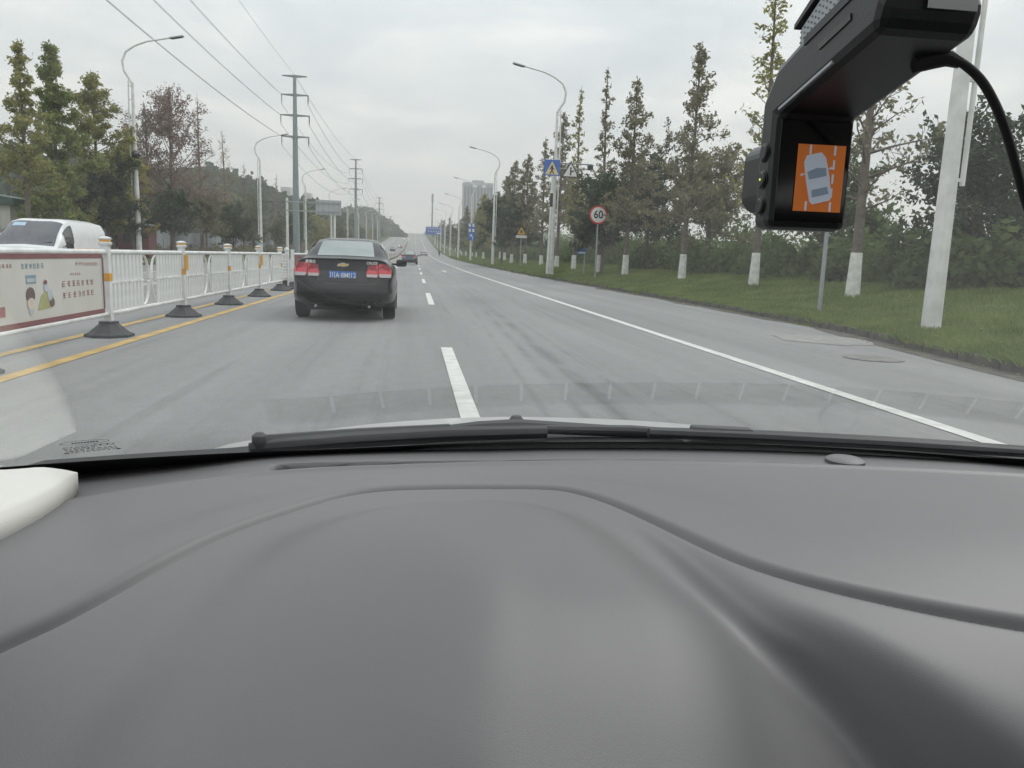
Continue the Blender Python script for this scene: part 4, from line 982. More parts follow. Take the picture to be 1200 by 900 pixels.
# ------------------------------------------------------------------ vehicles
def crom(P, t):
    """Catmull-Rom through list of arrays P at parameter t in [0, len-1]"""
    n = len(P); i = min(int(t), n-2); s = t-i
    p0, p1, p2, p3 = P[max(i-1, 0)], P[i], P[i+1], P[min(i+2, n-1)]
    return .5*((2*p1)+(-p0+p2)*s+(2*p0-5*p1+4*p2-p3)*s*s+(-p0+3*p1-3*p2+p3)*s**3)
class Surf:
    """car skin: stations along y, each a half profile of 9 (x, z) points with own y"""
    def __init__(self, st): self.st = [np.array(s, float) for s in st]     # each (9, 3)
    def ring(self, t): return crom(self.st, t)
    def pt(self, t, j):
        s = 1
        if j > 8: j = 16-j; s = -1
        r = self.ring(t); p = crom([r[k] for k in range(9)], j); p = p.copy(); p[0] *= s; return p
    def body(self, nu=6, nv=3):
        mb = MB(); n = (len(self.st)-1)*nu+1; m = 16*nv
        for a in range(n):
            t = a/nu; r = self.ring(t); half = [crom([r[k] for k in range(9)], j/nv) for j in range(8*nv+1)]
            row = half+[np.array([-p[0], p[1], p[2]]) for p in half[-2:0:-1]]
            mb.v += [tuple(p) for p in row]
        m = len(row)
        for a in range(n-1):
            for k in range(m): mb.f.append((a*m+k, a*m+(k+1) % m, (a+1)*m+(k+1) % m, (a+1)*m+k))
        # end faces: horizontal strips between mirrored points
        for a in (0, n-1):
            hN = 8*nv
            K = 10; rows = []
            for j in range(hN+1):
                p = np.array(mb.v[a*m+j]); ids = []
                for q in range(K+1):
                    u = 1-2*q/K
                    if q == 0: ids.append(a*m+j)
                    elif q == K: ids.append(a*m+((m-j) % m))
                    else:
                        bul = self.bulge(a == 0, u, p[2])
                        mb.v.append((p[0]*u, p[1]+bul*(1-u**4), p[2])); ids.append(len(mb.v)-1)
                rows.append(ids)
            for j in range(hN):
                for q in range(K):
                    f = [rows[j][q], rows[j+1][q], rows[j+1][q+1], rows[j][q+1]]
                    f = list(dict.fromkeys(f))
                    if len(f) > 2: mb.f.append(tuple(f))
        return mb
    def bulge(self, rear, u, z): return self.rb(z) if rear else .12
    def patch(self, t0, t1, j0, j1, off, nu=10, nv=14):
        mb = MB(); rows = []
        for a in range(nu+1):
            t = t0+(t1-t0)*a/nu; P = []
            for b in range(nv+1):
                j = (j0(t) if callable(j0) else j0); k = (j1(t) if callable(j1) else j1)
                P.append(self.pt(t, j+(k-j)*b/nv))
            rows.append(P)
        A = np.array(rows); du = np.gradient(A, axis=0); dv = np.gradient(A, axis=1); nn = np.cross(du, dv); nn /= np.linalg.norm(nn, axis=2, keepdims=True)+1e-9
        cen = np.array([0, A[..., 1].mean(), .7]); sgn = np.sign(((A-cen)*nn).sum()); A = A+nn*sgn*off
        mb.v = [tuple(p) for p in A.reshape(-1, 3)]; w = nv+1
        mb.f = [(a*w+b, a*w+b+1, (a+1)*w+b+1, (a+1)*w+b) for a in range(nu) for b in range(nv)]
        return mb
def cut_arches(o, wheels, r, hw):
    """cut the wheel openings out of a body mesh"""
    mb = MB()
    for (y, z) in wheels:
        for s in (-1, 1): mb.lathe([(r, s*hw-.32), (r, s*hw+.32)], 28, c=(0, y, z), axis='x')
    cu = link('cutter', mb.mesh('cutter'))
    md = o.modifiers.new('arch', 'BOOLEAN'); md.operation = 'DIFFERENCE'; md.object = cu; md.solver = 'EXACT'
    dg = bpy.context.evaluated_depsgraph_get(); me = bpy.data.meshes.new_from_object(o.evaluated_get(dg))
    o.modifiers.clear(); old = o.data; o.data = me; bpy.data.objects.remove(cu)
    me.polygons.foreach_set('use_smooth', [True]*len(me.polygons)); me.set_sharp_from_angle(angle=R(40))
def decal(bvh, poly, m, parent, name, off=.006, axis=(0, 1, 0), start=-3, n=7, plane='xz', smooth=True):
    """project a 2D outline on the skin along an axis; the outline is filled as a grid over its bounds"""
    ax = Vector(axis); us = [p[0] for p in poly]; vs_ = [p[1] for p in poly]
    # poly given as 4 corners (bl, br, tr, tl): bilinear grid
    bl, br, tr, tl = [Vector((p[0], p[1])) for p in poly]; mb = MB(); top = []
    for b in range(n+1):
        for a in range(n+1):
            q = (bl.lerp(br, a/n)).lerp(tl.lerp(tr, a/n), b/n)
            o = Vector((q.x, start, q.y)) if plane == 'xz' else Vector((start, q.x, q.y))
            hit = bvh.ray_cast(o, ax)
            p = hit[0] if hit[0] is not None else o+ax*3
            top.append(p-ax*off)
    mb.v = [tuple(p) for p in top]; w = n+1
    mb.f = [(a+b*w, a+1+b*w, a+1+(b+1)*w, a+(b+1)*w) for a in range(n) for b in range(n)]
    # rim towards the body
    ring = [a for a in range(w)]+[w-1+b*w for b in range(1, w)]+[a+(w-1)*w for a in range(w-2, -1, -1)]+[b*w for b in range(w-2, 0, -1)]
    o0 = len(mb.v); mb.v += [tuple(top[i]+ax*(off+.01)) for i in ring]
    for i in range(len(ring)):
        k = (i+1) % len(ring); mb.f.append((ring[i], ring[k], o0+k, o0+i))
    return obj(name, mb, m, parent, smooth, angle=50)
def wheel(parent, x, y, r, wdt, rimm):
    s = 1 if x > 0 else -1
    w = obj('wheel', MB().lathe([(r*.62, -wdt/2), (r*.94, -wdt/2), (r, -wdt/2+.03), (r, wdt/2-.03), (r*.94, wdt/2), (r*.62, wdt/2)], 28, axis='x'), M_tyre, parent, True, loc=(x, y, r))
    rm = MB().lathe([(r*.63, -wdt*.35), (r*.63, wdt*.52), (r*.58, wdt*.52), (r*.55, wdt*.3), (r*.2, wdt*.34), (r*.12, wdt*.42)], 24, axis='x')
    if s < 0: rm.v = [(-a, b, c) for a, b, c in rm.v]
    ri = obj('rim', rm, rimm, w, True)
    return w
def prof(y, zb, wl, wm, zm, wsh, zsh, wb, zbelt, wr, zrf, zc, yo=None):
    P = [(0, zb), (wl*.75, zb), (wl, zb+.05), (wm, zb+.16), (wm, zm), (wsh, zsh), (wb, zbelt), (wr, zrf), (0, zc)]
    yo = yo or [0]*9
    return [(a, y+d, b) for (a, b), d in zip(P, yo)]
def sedan_surf():
    st = [
     prof(.13, .27, .60, .78, .60, .80, .90, .70, 1.055, .42, 1.085, 1.095, [.06, .05, .02, -.05, -.04, .07, .11, .08, .06]),
     prof(.26, .24, .68, .845, .62, .85, .90, .735, 1.06, .50, 1.10, 1.11, [.0]*9),
     prof(.55, .20, .74, .885, .62, .882, .91, .76, 1.065, .58, 1.105, 1.115),
     prof(.82, .20, .76, .892, .62, .885, .92, .77, 1.07, .63, 1.115, 1.13),
     prof(1.15, .20, .76, .892, .62, .885, .93, .775, 1.06, .60, 1.275, 1.32),
     prof(1.52, .20, .76, .892, .62, .885, .93, .78, 1.05, .555, 1.415, 1.455),
     prof(2.2, .20, .77, .892, .62, .885, .92, .785, 1.03, .56, 1.43, 1.482),
     prof(2.75, .20, .77, .892, .62, .885, .91, .78, 1.01, .555, 1.39, 1.44),
     prof(3.2, .20, .77, .892, .60, .88, .89, .77, .99, .60, 1.16, 1.21),
     prof(3.6, .20, .76, .89, .58, .87, .86, .75, .95, .60, 1.0, 1.04),
     prof(4.1, .20, .74, .87, .55, .83, .78, .70, .87, .5, .92, .95),
     prof(4.45, .22, .66, .80, .5, .74, .66, .6, .74, .4, .79, .82),
    ]
    s = Surf(st); s.rb = lambda z: -float(np.interp(z, [.2, .35, .5, .62, .68, .9, 1.1], [-.02, -.10, -.13, -.12, -.05, -.03, -.02]))*-1
    return s
M_rear = pm('reflective_glass', (.30, .33, .325), .07, .55, var=.12, scale=1.5)
M_chrome = pm('chrome', (.62, .62, .62), .2, 1.0, var=.05)
M_gold = pm('gold_badge', (.55, .38, .14), .3, .8, var=.05)
M_taillight = pm('tail_light_red', (.55, .03, .045), .15, var=.12, coat=.6, emit=.0)
M_taildark = pm('tail_light_deep_red', (.33, .015, .025), .15, var=.12, coat=.6)
M_tailclear = pm('tail_light_clear', (.42, .38, .385), .2, var=.1, coat=.5)
def sedan(name, label, loc, rz, paint, detail=True, group=None, plate_txt='川A·8MJ12', grey=False):
    t = thing(name, label, 'car', loc, rz, group); s = sedan_surf()
    body = obj('body', s.body(), paint, t, True, angle=38)
    bvh = BVHTree.FromPolygons([v.co for v in body.data.vertices], [tuple(p.vertices) for p in body.data.polygons])
    cut_arches(body, [(.98, .33), (3.66, .33)], .375, .86)
    for x in (-.79, .79):
        for y in (.98, 3.66): wheel(t, x, y, .325, .22, M_grey)
    obj('underbody', MB().b2(-.66, .66, .45, 4.2, .17, .34), M_black, t)
    rw = obj('rear_window', s.patch(3.12, 4.66, 7.22, 8.78, .005), M_rear, t, True)
    for sd in (1, -1):
        j0, j1 = (6.12, 6.86) if sd > 0 else (16-6.12, 16-6.86)
        obj('side_window', s.patch(4.55, 7.6, j0, j1, .005), M_carglass, t, True)
    obj('windscreen', s.patch(7.15, 8.85, 7.12, 8.88, .005), M_carglass, t, True)
    for sd in (1, -1):
        m_ = lambda P: P if sd > 0 else [(-P[1][0], P[1][1]), (-P[0][0], P[0][1]), (-P[3][0], P[3][1]), (-P[2][0], P[2][1])]
        oa = decal(bvh, m_([(.615, .80), (.845, .80), (.835, 1.00), (.625, 1.02)]), M_taillight, t, 'tail_light', .012)
        ia = decal(bvh, m_([(.40, .80), (.600, .80), (.612, 1.0), (.43, .975)]), M_taillight, t, 'tail_light', .012)
        for cx_, cz_ in ((.725, .93), (.505, .915)):
            hit = bvh.ray_cast(Vector((sd*cx_, -3, cz_)), Vector((0, 1, 0)))[0]
            obj('lamp_ring', MB().lathe([(.085, .0), (.085, -.018), (.070, -.020), (.066, -.004), (.03, -.010), (.005, -.014)], 20, c=(hit.x, hit.y-.004, hit.z), axis='y'), M_taildark, oa if cx_ > .6 else ia, True)
        decal(bvh, m_([(.64, .785), (.835, .785), (.84, .845), (.63, .845)]), M_tailclear, oa, 'clear_lens', .016, n=5)
        decal(bvh, m_([(.42, .785), (.595, .785), (.60, .835), (.41, .835)]), M_tailclear, ia, 'clear_lens', .016, n=5)
    pan = decal(bvh, [(-.44, .70), (.44, .70), (.47, .885), (-.47, .885)], M_dark if not grey else M_grey, t, 'plate_recess', .004)
    hit = bvh.ray_cast(Vector((0, -3, .80)), Vector((0, 1, 0)))[0]; py = hit.y-.014
    pl = obj('number_plate', MB().b2(-.235, .235, py-.006, py+.004, .728, .876), pm('plate_blue', (.05, .17, .50), .4, var=.05), t)
    if detail:
        text('plate_text', plate_txt, .122, M_signwhite, pl, (0, py-.0085, .802), bold=.001, sx=.84)
        hit = bvh.ray_cast(Vector((0, -3, 1.0)), Vector((0, 1, 0)))[0]; ey = hit.y-.006
        em = obj('emblem', MB().prism([(-.105, -.012), (-.075, .022), (-.035, .022), (-.035, .036), (.035, .036), (.035, .022), (.105, .022), (.075, -.022), (.035, -.022), (.035, -.036), (-.035, -.036), (-.035, -.022), (-.10, -.022)], .008, (0, ey, .985)), M_chrome, t)
        obj('emblem_fill', MB().prism([(-.088, -.012), (-.068, .014), (-.027, .014), (-.027, .027), (.027, .027), (.027, .014), (.088, .014), (.068, -.014), (.027, -.014), (.027, -.027), (-.027, -.027), (-.027, -.014)], .003, (0, ey-.0085, .985)), M_gold, em)
        for (tx_, cx) in (('雪佛兰', -.56), ('CRUZE', .50)):
            hit = bvh.ray_cast(Vector((cx, -3, 1.02)), Vector((0, 1, 0)))[0]
            text('badge', tx_, .06, M_chrome, t, (cx, hit.y-.012, 1.027), bold=.002)
        obj('high_brake_light', MB().b2(-.16, .16, 1.02, 1.06, 1.165, 1.185), M_tailclear, t)
        obj('rear_shelf', MB().b2(-.55, .55, 1.0, 1.4, 1.04, 1.06), M_black, t)
        # bumper crease and lower valance
        decal(bvh, [(-.62, .30), (.62, .30), (.66, .40), (-.66, .40)], M_black, t, 'valance', .004)
        decal(bvh, [(-.66, .655), (.66, .655), (.66, .668), (-.66, .668)], M_black, t, 'boot_gap', .001)
        for sd in (1, -1):
            obj('exhaust', MB().tube([(sd*.46, .0, .27), (sd*.46, .3, .27)], .022, 10), M_grey, t, True)
            # dark door-window strip pillar lines
    for sd in (1, -1):
        mr = obj('mirror', MB().box((0, 0, 0), (.22, .12, .15)), paint, t, loc=(sd*1.0, 2.95, 1.02), bevel=.04); obj('mirror_glass', MB().box((0, -.065, 0), (.18, .01, .11)), M_carglass, mr)
        obj('mirror_arm', MB().box((sd*.86, 2.97, .99), (.14, .06, .04)), paint, t)
    for sd in (1, -1):
        obj('head_light', s.patch(10.15, 10.9, 5.1 if sd > 0 else 10.9, 5.9 if sd > 0 else 10.1, .006, 4, 4), M_tailclear, t, True)
    return t
P_black = pm('black_car_paint', (.006, .0065, .007), .2, var=.2, coat=.08, spec=.35)
P_dark = pm('dark_car_paint', (.02, .022, .026), .3, var=.15, coat=.7)
P_silver = pm('silver_car_paint', (.42, .43, .44), .35, .4, var=.06, coat=.5)
P_white = pm('white_car_paint', (.68, .69, .69), .35, var=.05, coat=.5)
P_red = pm('red_car_paint', (.40, .04, .04), .35, var=.05, coat=.5)
SED_X, SED_Y = -1.245, 13.75
sedan('black_sedan', 'black four-door sedan with red tail lights and blue plate, driving just ahead', (SED_X, SED_Y, zr(14)+.003), R(.6), P_black)
def fz(y): return zr(y)+.003
sedan('dark_sedan', 'distant dark sedan with blue plate, seen past the black sedan mirror', (-.62, 91, fz(93)), R(-1.5), P_dark, detail=False, group='cars driving ahead')
sedan('silver_sedan', 'small distant silver car ahead near the right edge line', (2.35, 204, fz(206)), R(-1), P_silver, detail=False, group='cars driving ahead')
sedan('oncoming_sedan', 'distant grey oncoming car on the far left lanes', (-7.2, 262, fz(260)), R(180), P_dark, detail=False, group='oncoming cars')
sedan('oncoming_sedan', 'distant white oncoming car near the median', (-5.9, 325, fz(323)), R(180), P_white, detail=False, group='oncoming cars')
sedan('oncoming_sedan', 'faintest white oncoming vehicle at the far crest, left of the median', (-6.5, 470, fz(468)), R(180), P_white, detail=False, group='oncoming cars')
# white panel van, oncoming (local y = rearwards from its nose after the turn)
def van():
    t = thing('white_van', 'white panel van with dark windscreen passing behind the poster railing', 'van', (-9.36, 19.15, .003), 0)
    def vp(y, zb, w, zs, wb, zbelt, wr, zrf, zc, yo=None):
        P = [(0, zb), (w*.75, zb), (w*.93, zb+.05), (w, zb+.2), (w, zs), (w*.985, zs+.12), (wb, zbelt), (wr, zrf), (0, zc)]
        yo = yo or [0]*9; return [(a, y+d, b) for (a, b), d in zip(P, yo)]
    st = [vp(.06, .30, .66, .55, .60, .78, .4, .82, .84, [.0]*9), vp(.22, .24, .76, .60, .68, .90, .55, .94, .96), vp(.62, .22, .81, .72, .755, .985, .66, 1.02, 1.05), vp(.98, .22, .82, .78, .775, 1.03, .69, 1.09, 1.13),
          vp(1.35, .22, .825, .80, .785, 1.10, .645, 1.40, 1.44), vp(1.75, .22, .825, .80, .79, 1.12, .62, 1.66, 1.72), vp(2.1, .22, .825, .80, .795, 1.13, .66, 1.72, 1.78), vp(3.0, .22, .825, .80, .795, 1.13, .68, 1.725, 1.79), vp(3.75, .22, .82, .80, .79, 1.13, .68, 1.71, 1.77), vp(4.0, .24, .80, .80, .77, 1.13, .66, 1.66, 1.70), vp(4.08, .3, .74, .8, .70, 1.12, .58, 1.58, 1.6)]
    s = Surf(st); s.rb = lambda z: -.06
    b = obj('body', s.body(), P_white, t, True, angle=40); bvh = BVHTree.FromPolygons([v.co for v in b.data.vertices], [tuple(p.vertices) for p in b.data.polygons]); cut_arches(b, [(.75, .32), (3.2, .32)], .36, .8)
    for x in (-.73, .73):
        for y in (.75, 3.2): wheel(t, x, y, .31, .2, M_grey)
    obj('underbody', MB().b2(-.6, .6, .5, 3.8, .18, .34), M_black, t)
    ws = obj('windscreen', s.patch(3.05, 4.95, 7.02, 8.98, .006), pm('van_glass', (.03, .034, .05), .08, var=.2, spec=.8, coat=.4), t, True)
    for sd in (1, -1):
        J = (lambda a: a) if sd > 0 else (lambda a: 16-a)
        obj('side_window', s.patch(4.25, 5.55, J(6.15), J(6.82), .006), M_carglass, t, True)
        mr = obj('mirror', MB().box((0, 0, 0), (.16, .1, .2)), M_black, t, loc=(sd*.93, 1.3, 1.12), bevel=.03); obj('mirror_arm', MB().box((sd*-.08, .03, 0), (.1, .04, .04)), M_black, mr)
        obj('head_light', s.patch(.8, 1.7, J(5.2), J(6.2), .006, 4, 4), M_tailclear, t, True)
        for y in (1.62, 2.55): decal(bvh, [(y-.006, .4), (y+.006, .4), (y+.006, 1.1), (y-.006, 1.1)], M_grey, t, 'door_seam', .001, axis=(-sd, 0, 0), start=sd*3, n=5, plane='yz')
        decal(bvh, [(1.7, 1.035), (3.85, 1.035), (3.85, 1.075), (1.7, 1.075)], pm('van_stripe', (.70, .42, .25), .5), t, 'orange_stripe', .003, axis=(-sd, 0, 0), start=sd*3, n=8, plane='yz')
    for k in (-.35, .25): obj('wiper', MB().tube([(k, 1.04, 1.15), (k+.35, 1.10, 1.20)], .012, 6), M_black, ws)
    q = obj('sun_strip', s.patch(4.45, 4.75, 8.35, 8.75, .009, 3, 6), pm('sticker', (.35, .50, .60), .4), ws, True)
    obj('aerial', MB().tube([(.1, 2.3, 1.76), (.14, 2.42, 1.86)], .008, 6), M_black, t)
    obj('grille', MB().b2(-.4, .4, -.03, .1, .48, .62), M_black, t); obj('number_plate', MB().b2(-.22, .22, -.05, -.03, .36, .47), M_blue, t)
van()
# riders, far away
def rider(name, label, loc, coat, rz=0):
    t = thing(name, label, 'scooter', loc, rz)
    obj('scooter_body', MB().tube([(0, -.55, .55), (0, -.2, .42), (0, .25, .35), (0, .5, .75), (0, .58, .98)], [.13, .16, .10, .09, .05], 8), M_dark, t, True)
    for y in (-.55, .6): obj('wheel', MB().lathe([(.10, -.05), (.24, -.05), (.25, 0), (.24, .05), (.10, .05)], 16, c=(0, y, .25), axis='x'), M_tyre, t, True)
    obj('handlebar', MB().tube([(-.3, .52, 1.02), (.3, .52, 1.02)], .02, 6), M_black, t)
    p = thing('person', label.replace('scooter ridden by', 'rider seated on the scooter,').replace('by a', 'a'), 'person', loc, rz)
    V = [(0, -.25, .82), (0, -.20, 1.05), (0, -.12, 1.33), (0, -.08, 1.45), (0, -.05, 1.60), (0, -.04, 1.70), (.2, -.1, 1.36), (.27, .12, 1.15), (.25, .46, 1.05), (-.2, -.1, 1.36), (-.27, .12, 1.15), (-.25, .46, 1.05), (.12, -.2, .80), (.14, .2, .78), (.13, .2, .40), (-.12, -.2, .80), (-.14, .2, .78), (-.13, .2, .40)]
    Eg = [(0, 1), (1, 2), (2, 3), (3, 4), (4, 5), (2, 6), (6, 7), (7, 8), (2, 9), (9, 10), (10, 11), (0, 12), (12, 13), (13, 14), (0, 15), (15, 16), (16, 17)]
    rad = [.17, .17, .19, .08, .11, .09, .09, .07, .05, .09, .07, .05, .12, .09, .07, .12, .09, .07]
    me = bpy.data.meshes.new('body'); me.from_pydata(V, Eg, []); b = link('body', me, coat, p)
    md = b.modifiers.new('skin', 'SKIN'); md.use_smooth_shade = True
    for i, r_ in enumerate(rad): me.skin_vertices[0].data[i].radius = (r_, r_)
    me.skin_vertices[0].data[0].use_root = True
    b.modifiers.new('sub', 'SUBSURF').levels = 1
    obj('helmet', MB().lathe([(.10, 1.60), (.145, 1.66), (.14, 1.76), (.08, 1.82)], 12, c=(0, -.03, 0)), coat, p, True)
a = onx(512, 295, 6.4)
rider('scooter', 'distant dark scooter ridden by a person in dark clothes in the bicycle lane', (6.4, 206, zr(206)), M_dark)
rider('scooter', 'distant scooter ridden by a person in a red jacket in the oncoming lanes', (-5.2, 300, zr(300)), P_red, math.pi)

# ------------------------------------------------------------------ the car we sit in
CX = 0.30
own = thing('own_car', 'white car with grey dashboard that the picture is taken from', 'car', (CX, 1.0, zr(1)))
def own_part(name, mb, m, smooth=True, angle=40, parent=None, bevel=0):
    p = parent or own
    off = Vector((CX, 1.0, zr(1)))
    if parent is None: mb.v = [(a-off.x, b-off.y, c-off.z) for a, b, c in mb.v]
    else: mb.v = [(a-off.x, b-off.y, c-off.z) for a, b, c in mb.v]
    return obj(name, mb, m, p, smooth, angle=angle, bevel=bevel)
def gl_y(x): return 1.045-.165*((x-CX)/.78)**2
def glass_pt(x, v):
    """windscreen: v=0 at its foot, 1 at the header"""
    s = (x-CX)/.78
    y0_, z0_ = 1.062-.165*s*s, .935-.01*s*s
    xs = CX+(x-CX)*(1-.13*v); y1_, z1_ = .10-.10*s*s, 1.47-.05*s*s
    bow = .018*math.sin(math.pi*v)
    return (xs, y0_+(y1_-y0_)*v+bow*.5, z0_+(z1_-z0_)*v+bow*.86)
M_glass = glassmat('windscreen_glass', (.985, 1.0, .99), 1.7)
mb = MB().grid(41, 25, lambda u, v: glass_pt(CX-.80+1.6*u, v)); ws = own_part('windscreen', mb, M_glass)
# black ceramic edge of the glass (inside face)
M_frit_shade = pm('frit_and_shade_black', (.008, .008, .009), .5, var=.1)
def inner(x, v, d=.003):
    p = Vector(glass_pt(x, v)); return (p.x, p.y-.5*d, p.z-.86*d)
def fr_top(x):
    return float(np.interp(x, [-.52, -.46, -.38, -.25, -.1, 0.2, .8, 1.1], [.14, .075, .066, .05, .034, .028, .03, .07]))
own_part('black_edge', MB().grid(60, 3, lambda u, v: inner(CX-.79+1.58*u, -.01+(fr_top(CX-.79+1.58*u)+.01)*v)), M_frit_shade, parent=ws)
# etched glass mark, lower left
def mark():
    M_e = pm('etched_mark', (.03, .03, .032), .7)
    c = None
    best = None
    for i in range(60):
        for j in range(40):
            x = -.45+.3*i/60; v = .02+.2*j/40; p = Vector(inner(x, v)); d = CM.T @ np.array([p.x, p.y, p.z-CAMZ]); px, py = W/2+F*d[0]/-d[2], H/2-F*d[1]/-d[2]
            e = (px-107)**2+(py-521)**2
            if best is None or e < best[0]: best = (e, x, v)
    x0_, v0_ = best[1], best[2]
    ux = (Vector(inner(x0_+.01, v0_))-Vector(inner(x0_, v0_))).normalized(); vv = (Vector(inner(x0_, v0_+.01))-Vector(inner(x0_, v0_))).normalized()
    o = Vector(inner(x0_, v0_, .004)); mb = MB()
    def P(a, b): return o+ux*a+vv*b
    def rect(a, b, w, h): mb.add([P(a, b), P(a+w, b), P(a+w, b+h), P(a, b+h)], [(0, 1, 2, 3)])
    def ring(a, b, ra, rb, t):
        n = 20; A = [P(a+ra*math.cos(6.2832*k/n), b+rb*math.sin(6.2832*k/n)) for k in range(n)]; B = [P(a+(ra-t)*math.cos(6.2832*k/n), b+(rb-t)*math.sin(6.2832*k/n)) for k in range(n)]
        mb.add(A+B, [(k, (k+1) % n, (k+1) % n+n, k+n) for k in range(n)])
    ring(-.001, .017, .023, .0065, .0009)
    rr = random.Random(3)
    for k in range(9): rect(-.013+k*.0028, .0155, .0022, .0032)
    for k in range(3): ring(.008+k*.0062, .0055, .0034, .0034, .0009)
    for row in range(5):
        x = -.025
        while x < .024:
            w = rr.uniform(.0012, .0045)
            if not (row > 2 and x > .004): rect(x, -.013+row*.0042, w, .0017)
            x += w+rr.uniform(.0008, .002)
    for a in (-.026, .0235): mb.add([P(a-.003, -.0145), P(a+.003, -.0145), P(a, -.0105)], [(0, 1, 2)])
    own_part('etched_mark', mb, M_e, False, parent=ws)
mark()

# dashboard: height field from measured lines
ZD = .950
PXL = {
 'GROOVE': [(-120, 815), (0, 752), (90, 708), (190, 664), (280, 625), (340, 602), (390, 584), (440, 575), (500, 572.5), (570, 572), (640, 572.5), (675, 577), (720, 592), (770, 615), (830, 644), (880, 662), (960, 680), (1080, 702), (1200, 722), (1330, 748)],
 'RIDGE': [(60, 960), (120, 870), (170, 790), (220, 715), (290, 650), (380, 605), (470, 588), (560, 584), (640, 588), (700, 612), (770, 660), (820, 720), (850, 790), (866, 860), (880, 960)],
 'CREASE': [(700, 590), (760, 622), (830, 664), (890, 706), (960, 760), (1040, 822), (1130, 905), (1190, 965)],
 'STEP': [(-60, 585), (60, 580), (180, 562), (330, 546), (450, 541), (600, 536.5), (760, 535.5), (900, 538.5), (1050, 544), (1200, 552), (1340, 562)],
 'SOFT': [(-80, 720), (60, 665), (200, 615), (330, 575), (450, 556), (600, 552), (720, 558), (850, 585), (960, 625), (1070, 672)],
 'ROLL': [(700, 596), (800, 650), (900, 700), (1000, 738), (1100, 778), (1200, 832), (1320, 905)],
}
def trace(px, Zg, zp=ZD):
    """points where the pixel rays meet the dashboard surface found so far (a flat sheet at first)"""
    out = []
    for a_, b_ in px:
        d = ray(a_, b_); p = None
        t = (zp-CAMZ)/d[2]; flat = np.array([d[0]*t, d[1]*t]); p = tuple(flat)
        if Zg is not None and b_ > 640:                # the far lines lie on the flat part
            p = None
            X_, Y_, Z_ = Zg; nx_, ny_ = X_.shape[1], X_.shape[0]
            for t in np.linspace(.15, 1.6, 900)/1.0:
                x, y, z = d[0]*t, d[1]*t, CAMZ+d[2]*t
                i = min(max(int(round((x+.62)/1.84*(nx_-1))), 0), nx_-1); yb_ = Y_[-1, i]; j = min(max(int(round((y-.08)/(yb_-.08)*(ny_-1))), 0), ny_-1)
                if z < Z_[j, i]: p = (x, y); break
            if p is None: p = flat
            w_ = float(np.clip((b_-640)/130, 0, 1)); w_ = w_*w_*(3-2*w_); p = tuple(np.array(p)*w_+flat*(1-w_))
        out.append(p)
    P = np.array(out)
    for _ in range(2):                                   # round the corners of the traced line
        Q = np.vstack([P[:1]]+[np.array([.75*P[i]+.25*P[i+1], .25*P[i]+.75*P[i+1]]) for i in range(len(P)-1)]+[P[-1:]]); P = Q
    return P
def seg_dist(X, Y, P, signed=False):
    best = np.full(X.shape, 1e9); sg = np.zeros(X.shape); tt = np.zeros(X.shape); acc = 0.0
    for i in range(len(P)-1):
        a, b = P[i], P[i+1]; d = b-a; L = np.hypot(*d); t = np.clip(((X-a[0])*d[0]+(Y-a[1])*d[1])/(L*L), 0, 1)
        dx, dy = X-(a[0]+d[0]*t), Y-(a[1]+d[1]*t); q = np.hypot(dx, dy); m = q < best
        best = np.where(m, q, best); cr = d[0]*dy-d[1]*dx; sg = np.where(m, np.sign(cr), sg); tt = np.where(m, acc+L*t, tt); acc += L
    return best, sg, tt/acc
def sstep(a, b, x): t = np.clip((x-a)/(b-a), 0, 1); return t*t*(3-2*t)
def blur(A, sx, sy):
    for sg, axis in ((sx, 1), (sy, 0)):
        r_ = int(3*sg)+1; k = np.exp(-.5*(np.arange(-r_, r_+1)/sg)**2); k /= k.sum()
        pad = [(0, 0), (0, 0)]; pad[axis] = (r_, r_); Ap = np.pad(A, pad, mode='edge')
        A = np.apply_along_axis(lambda q: np.convolve(q, k, 'valid'), axis, Ap)
    return A
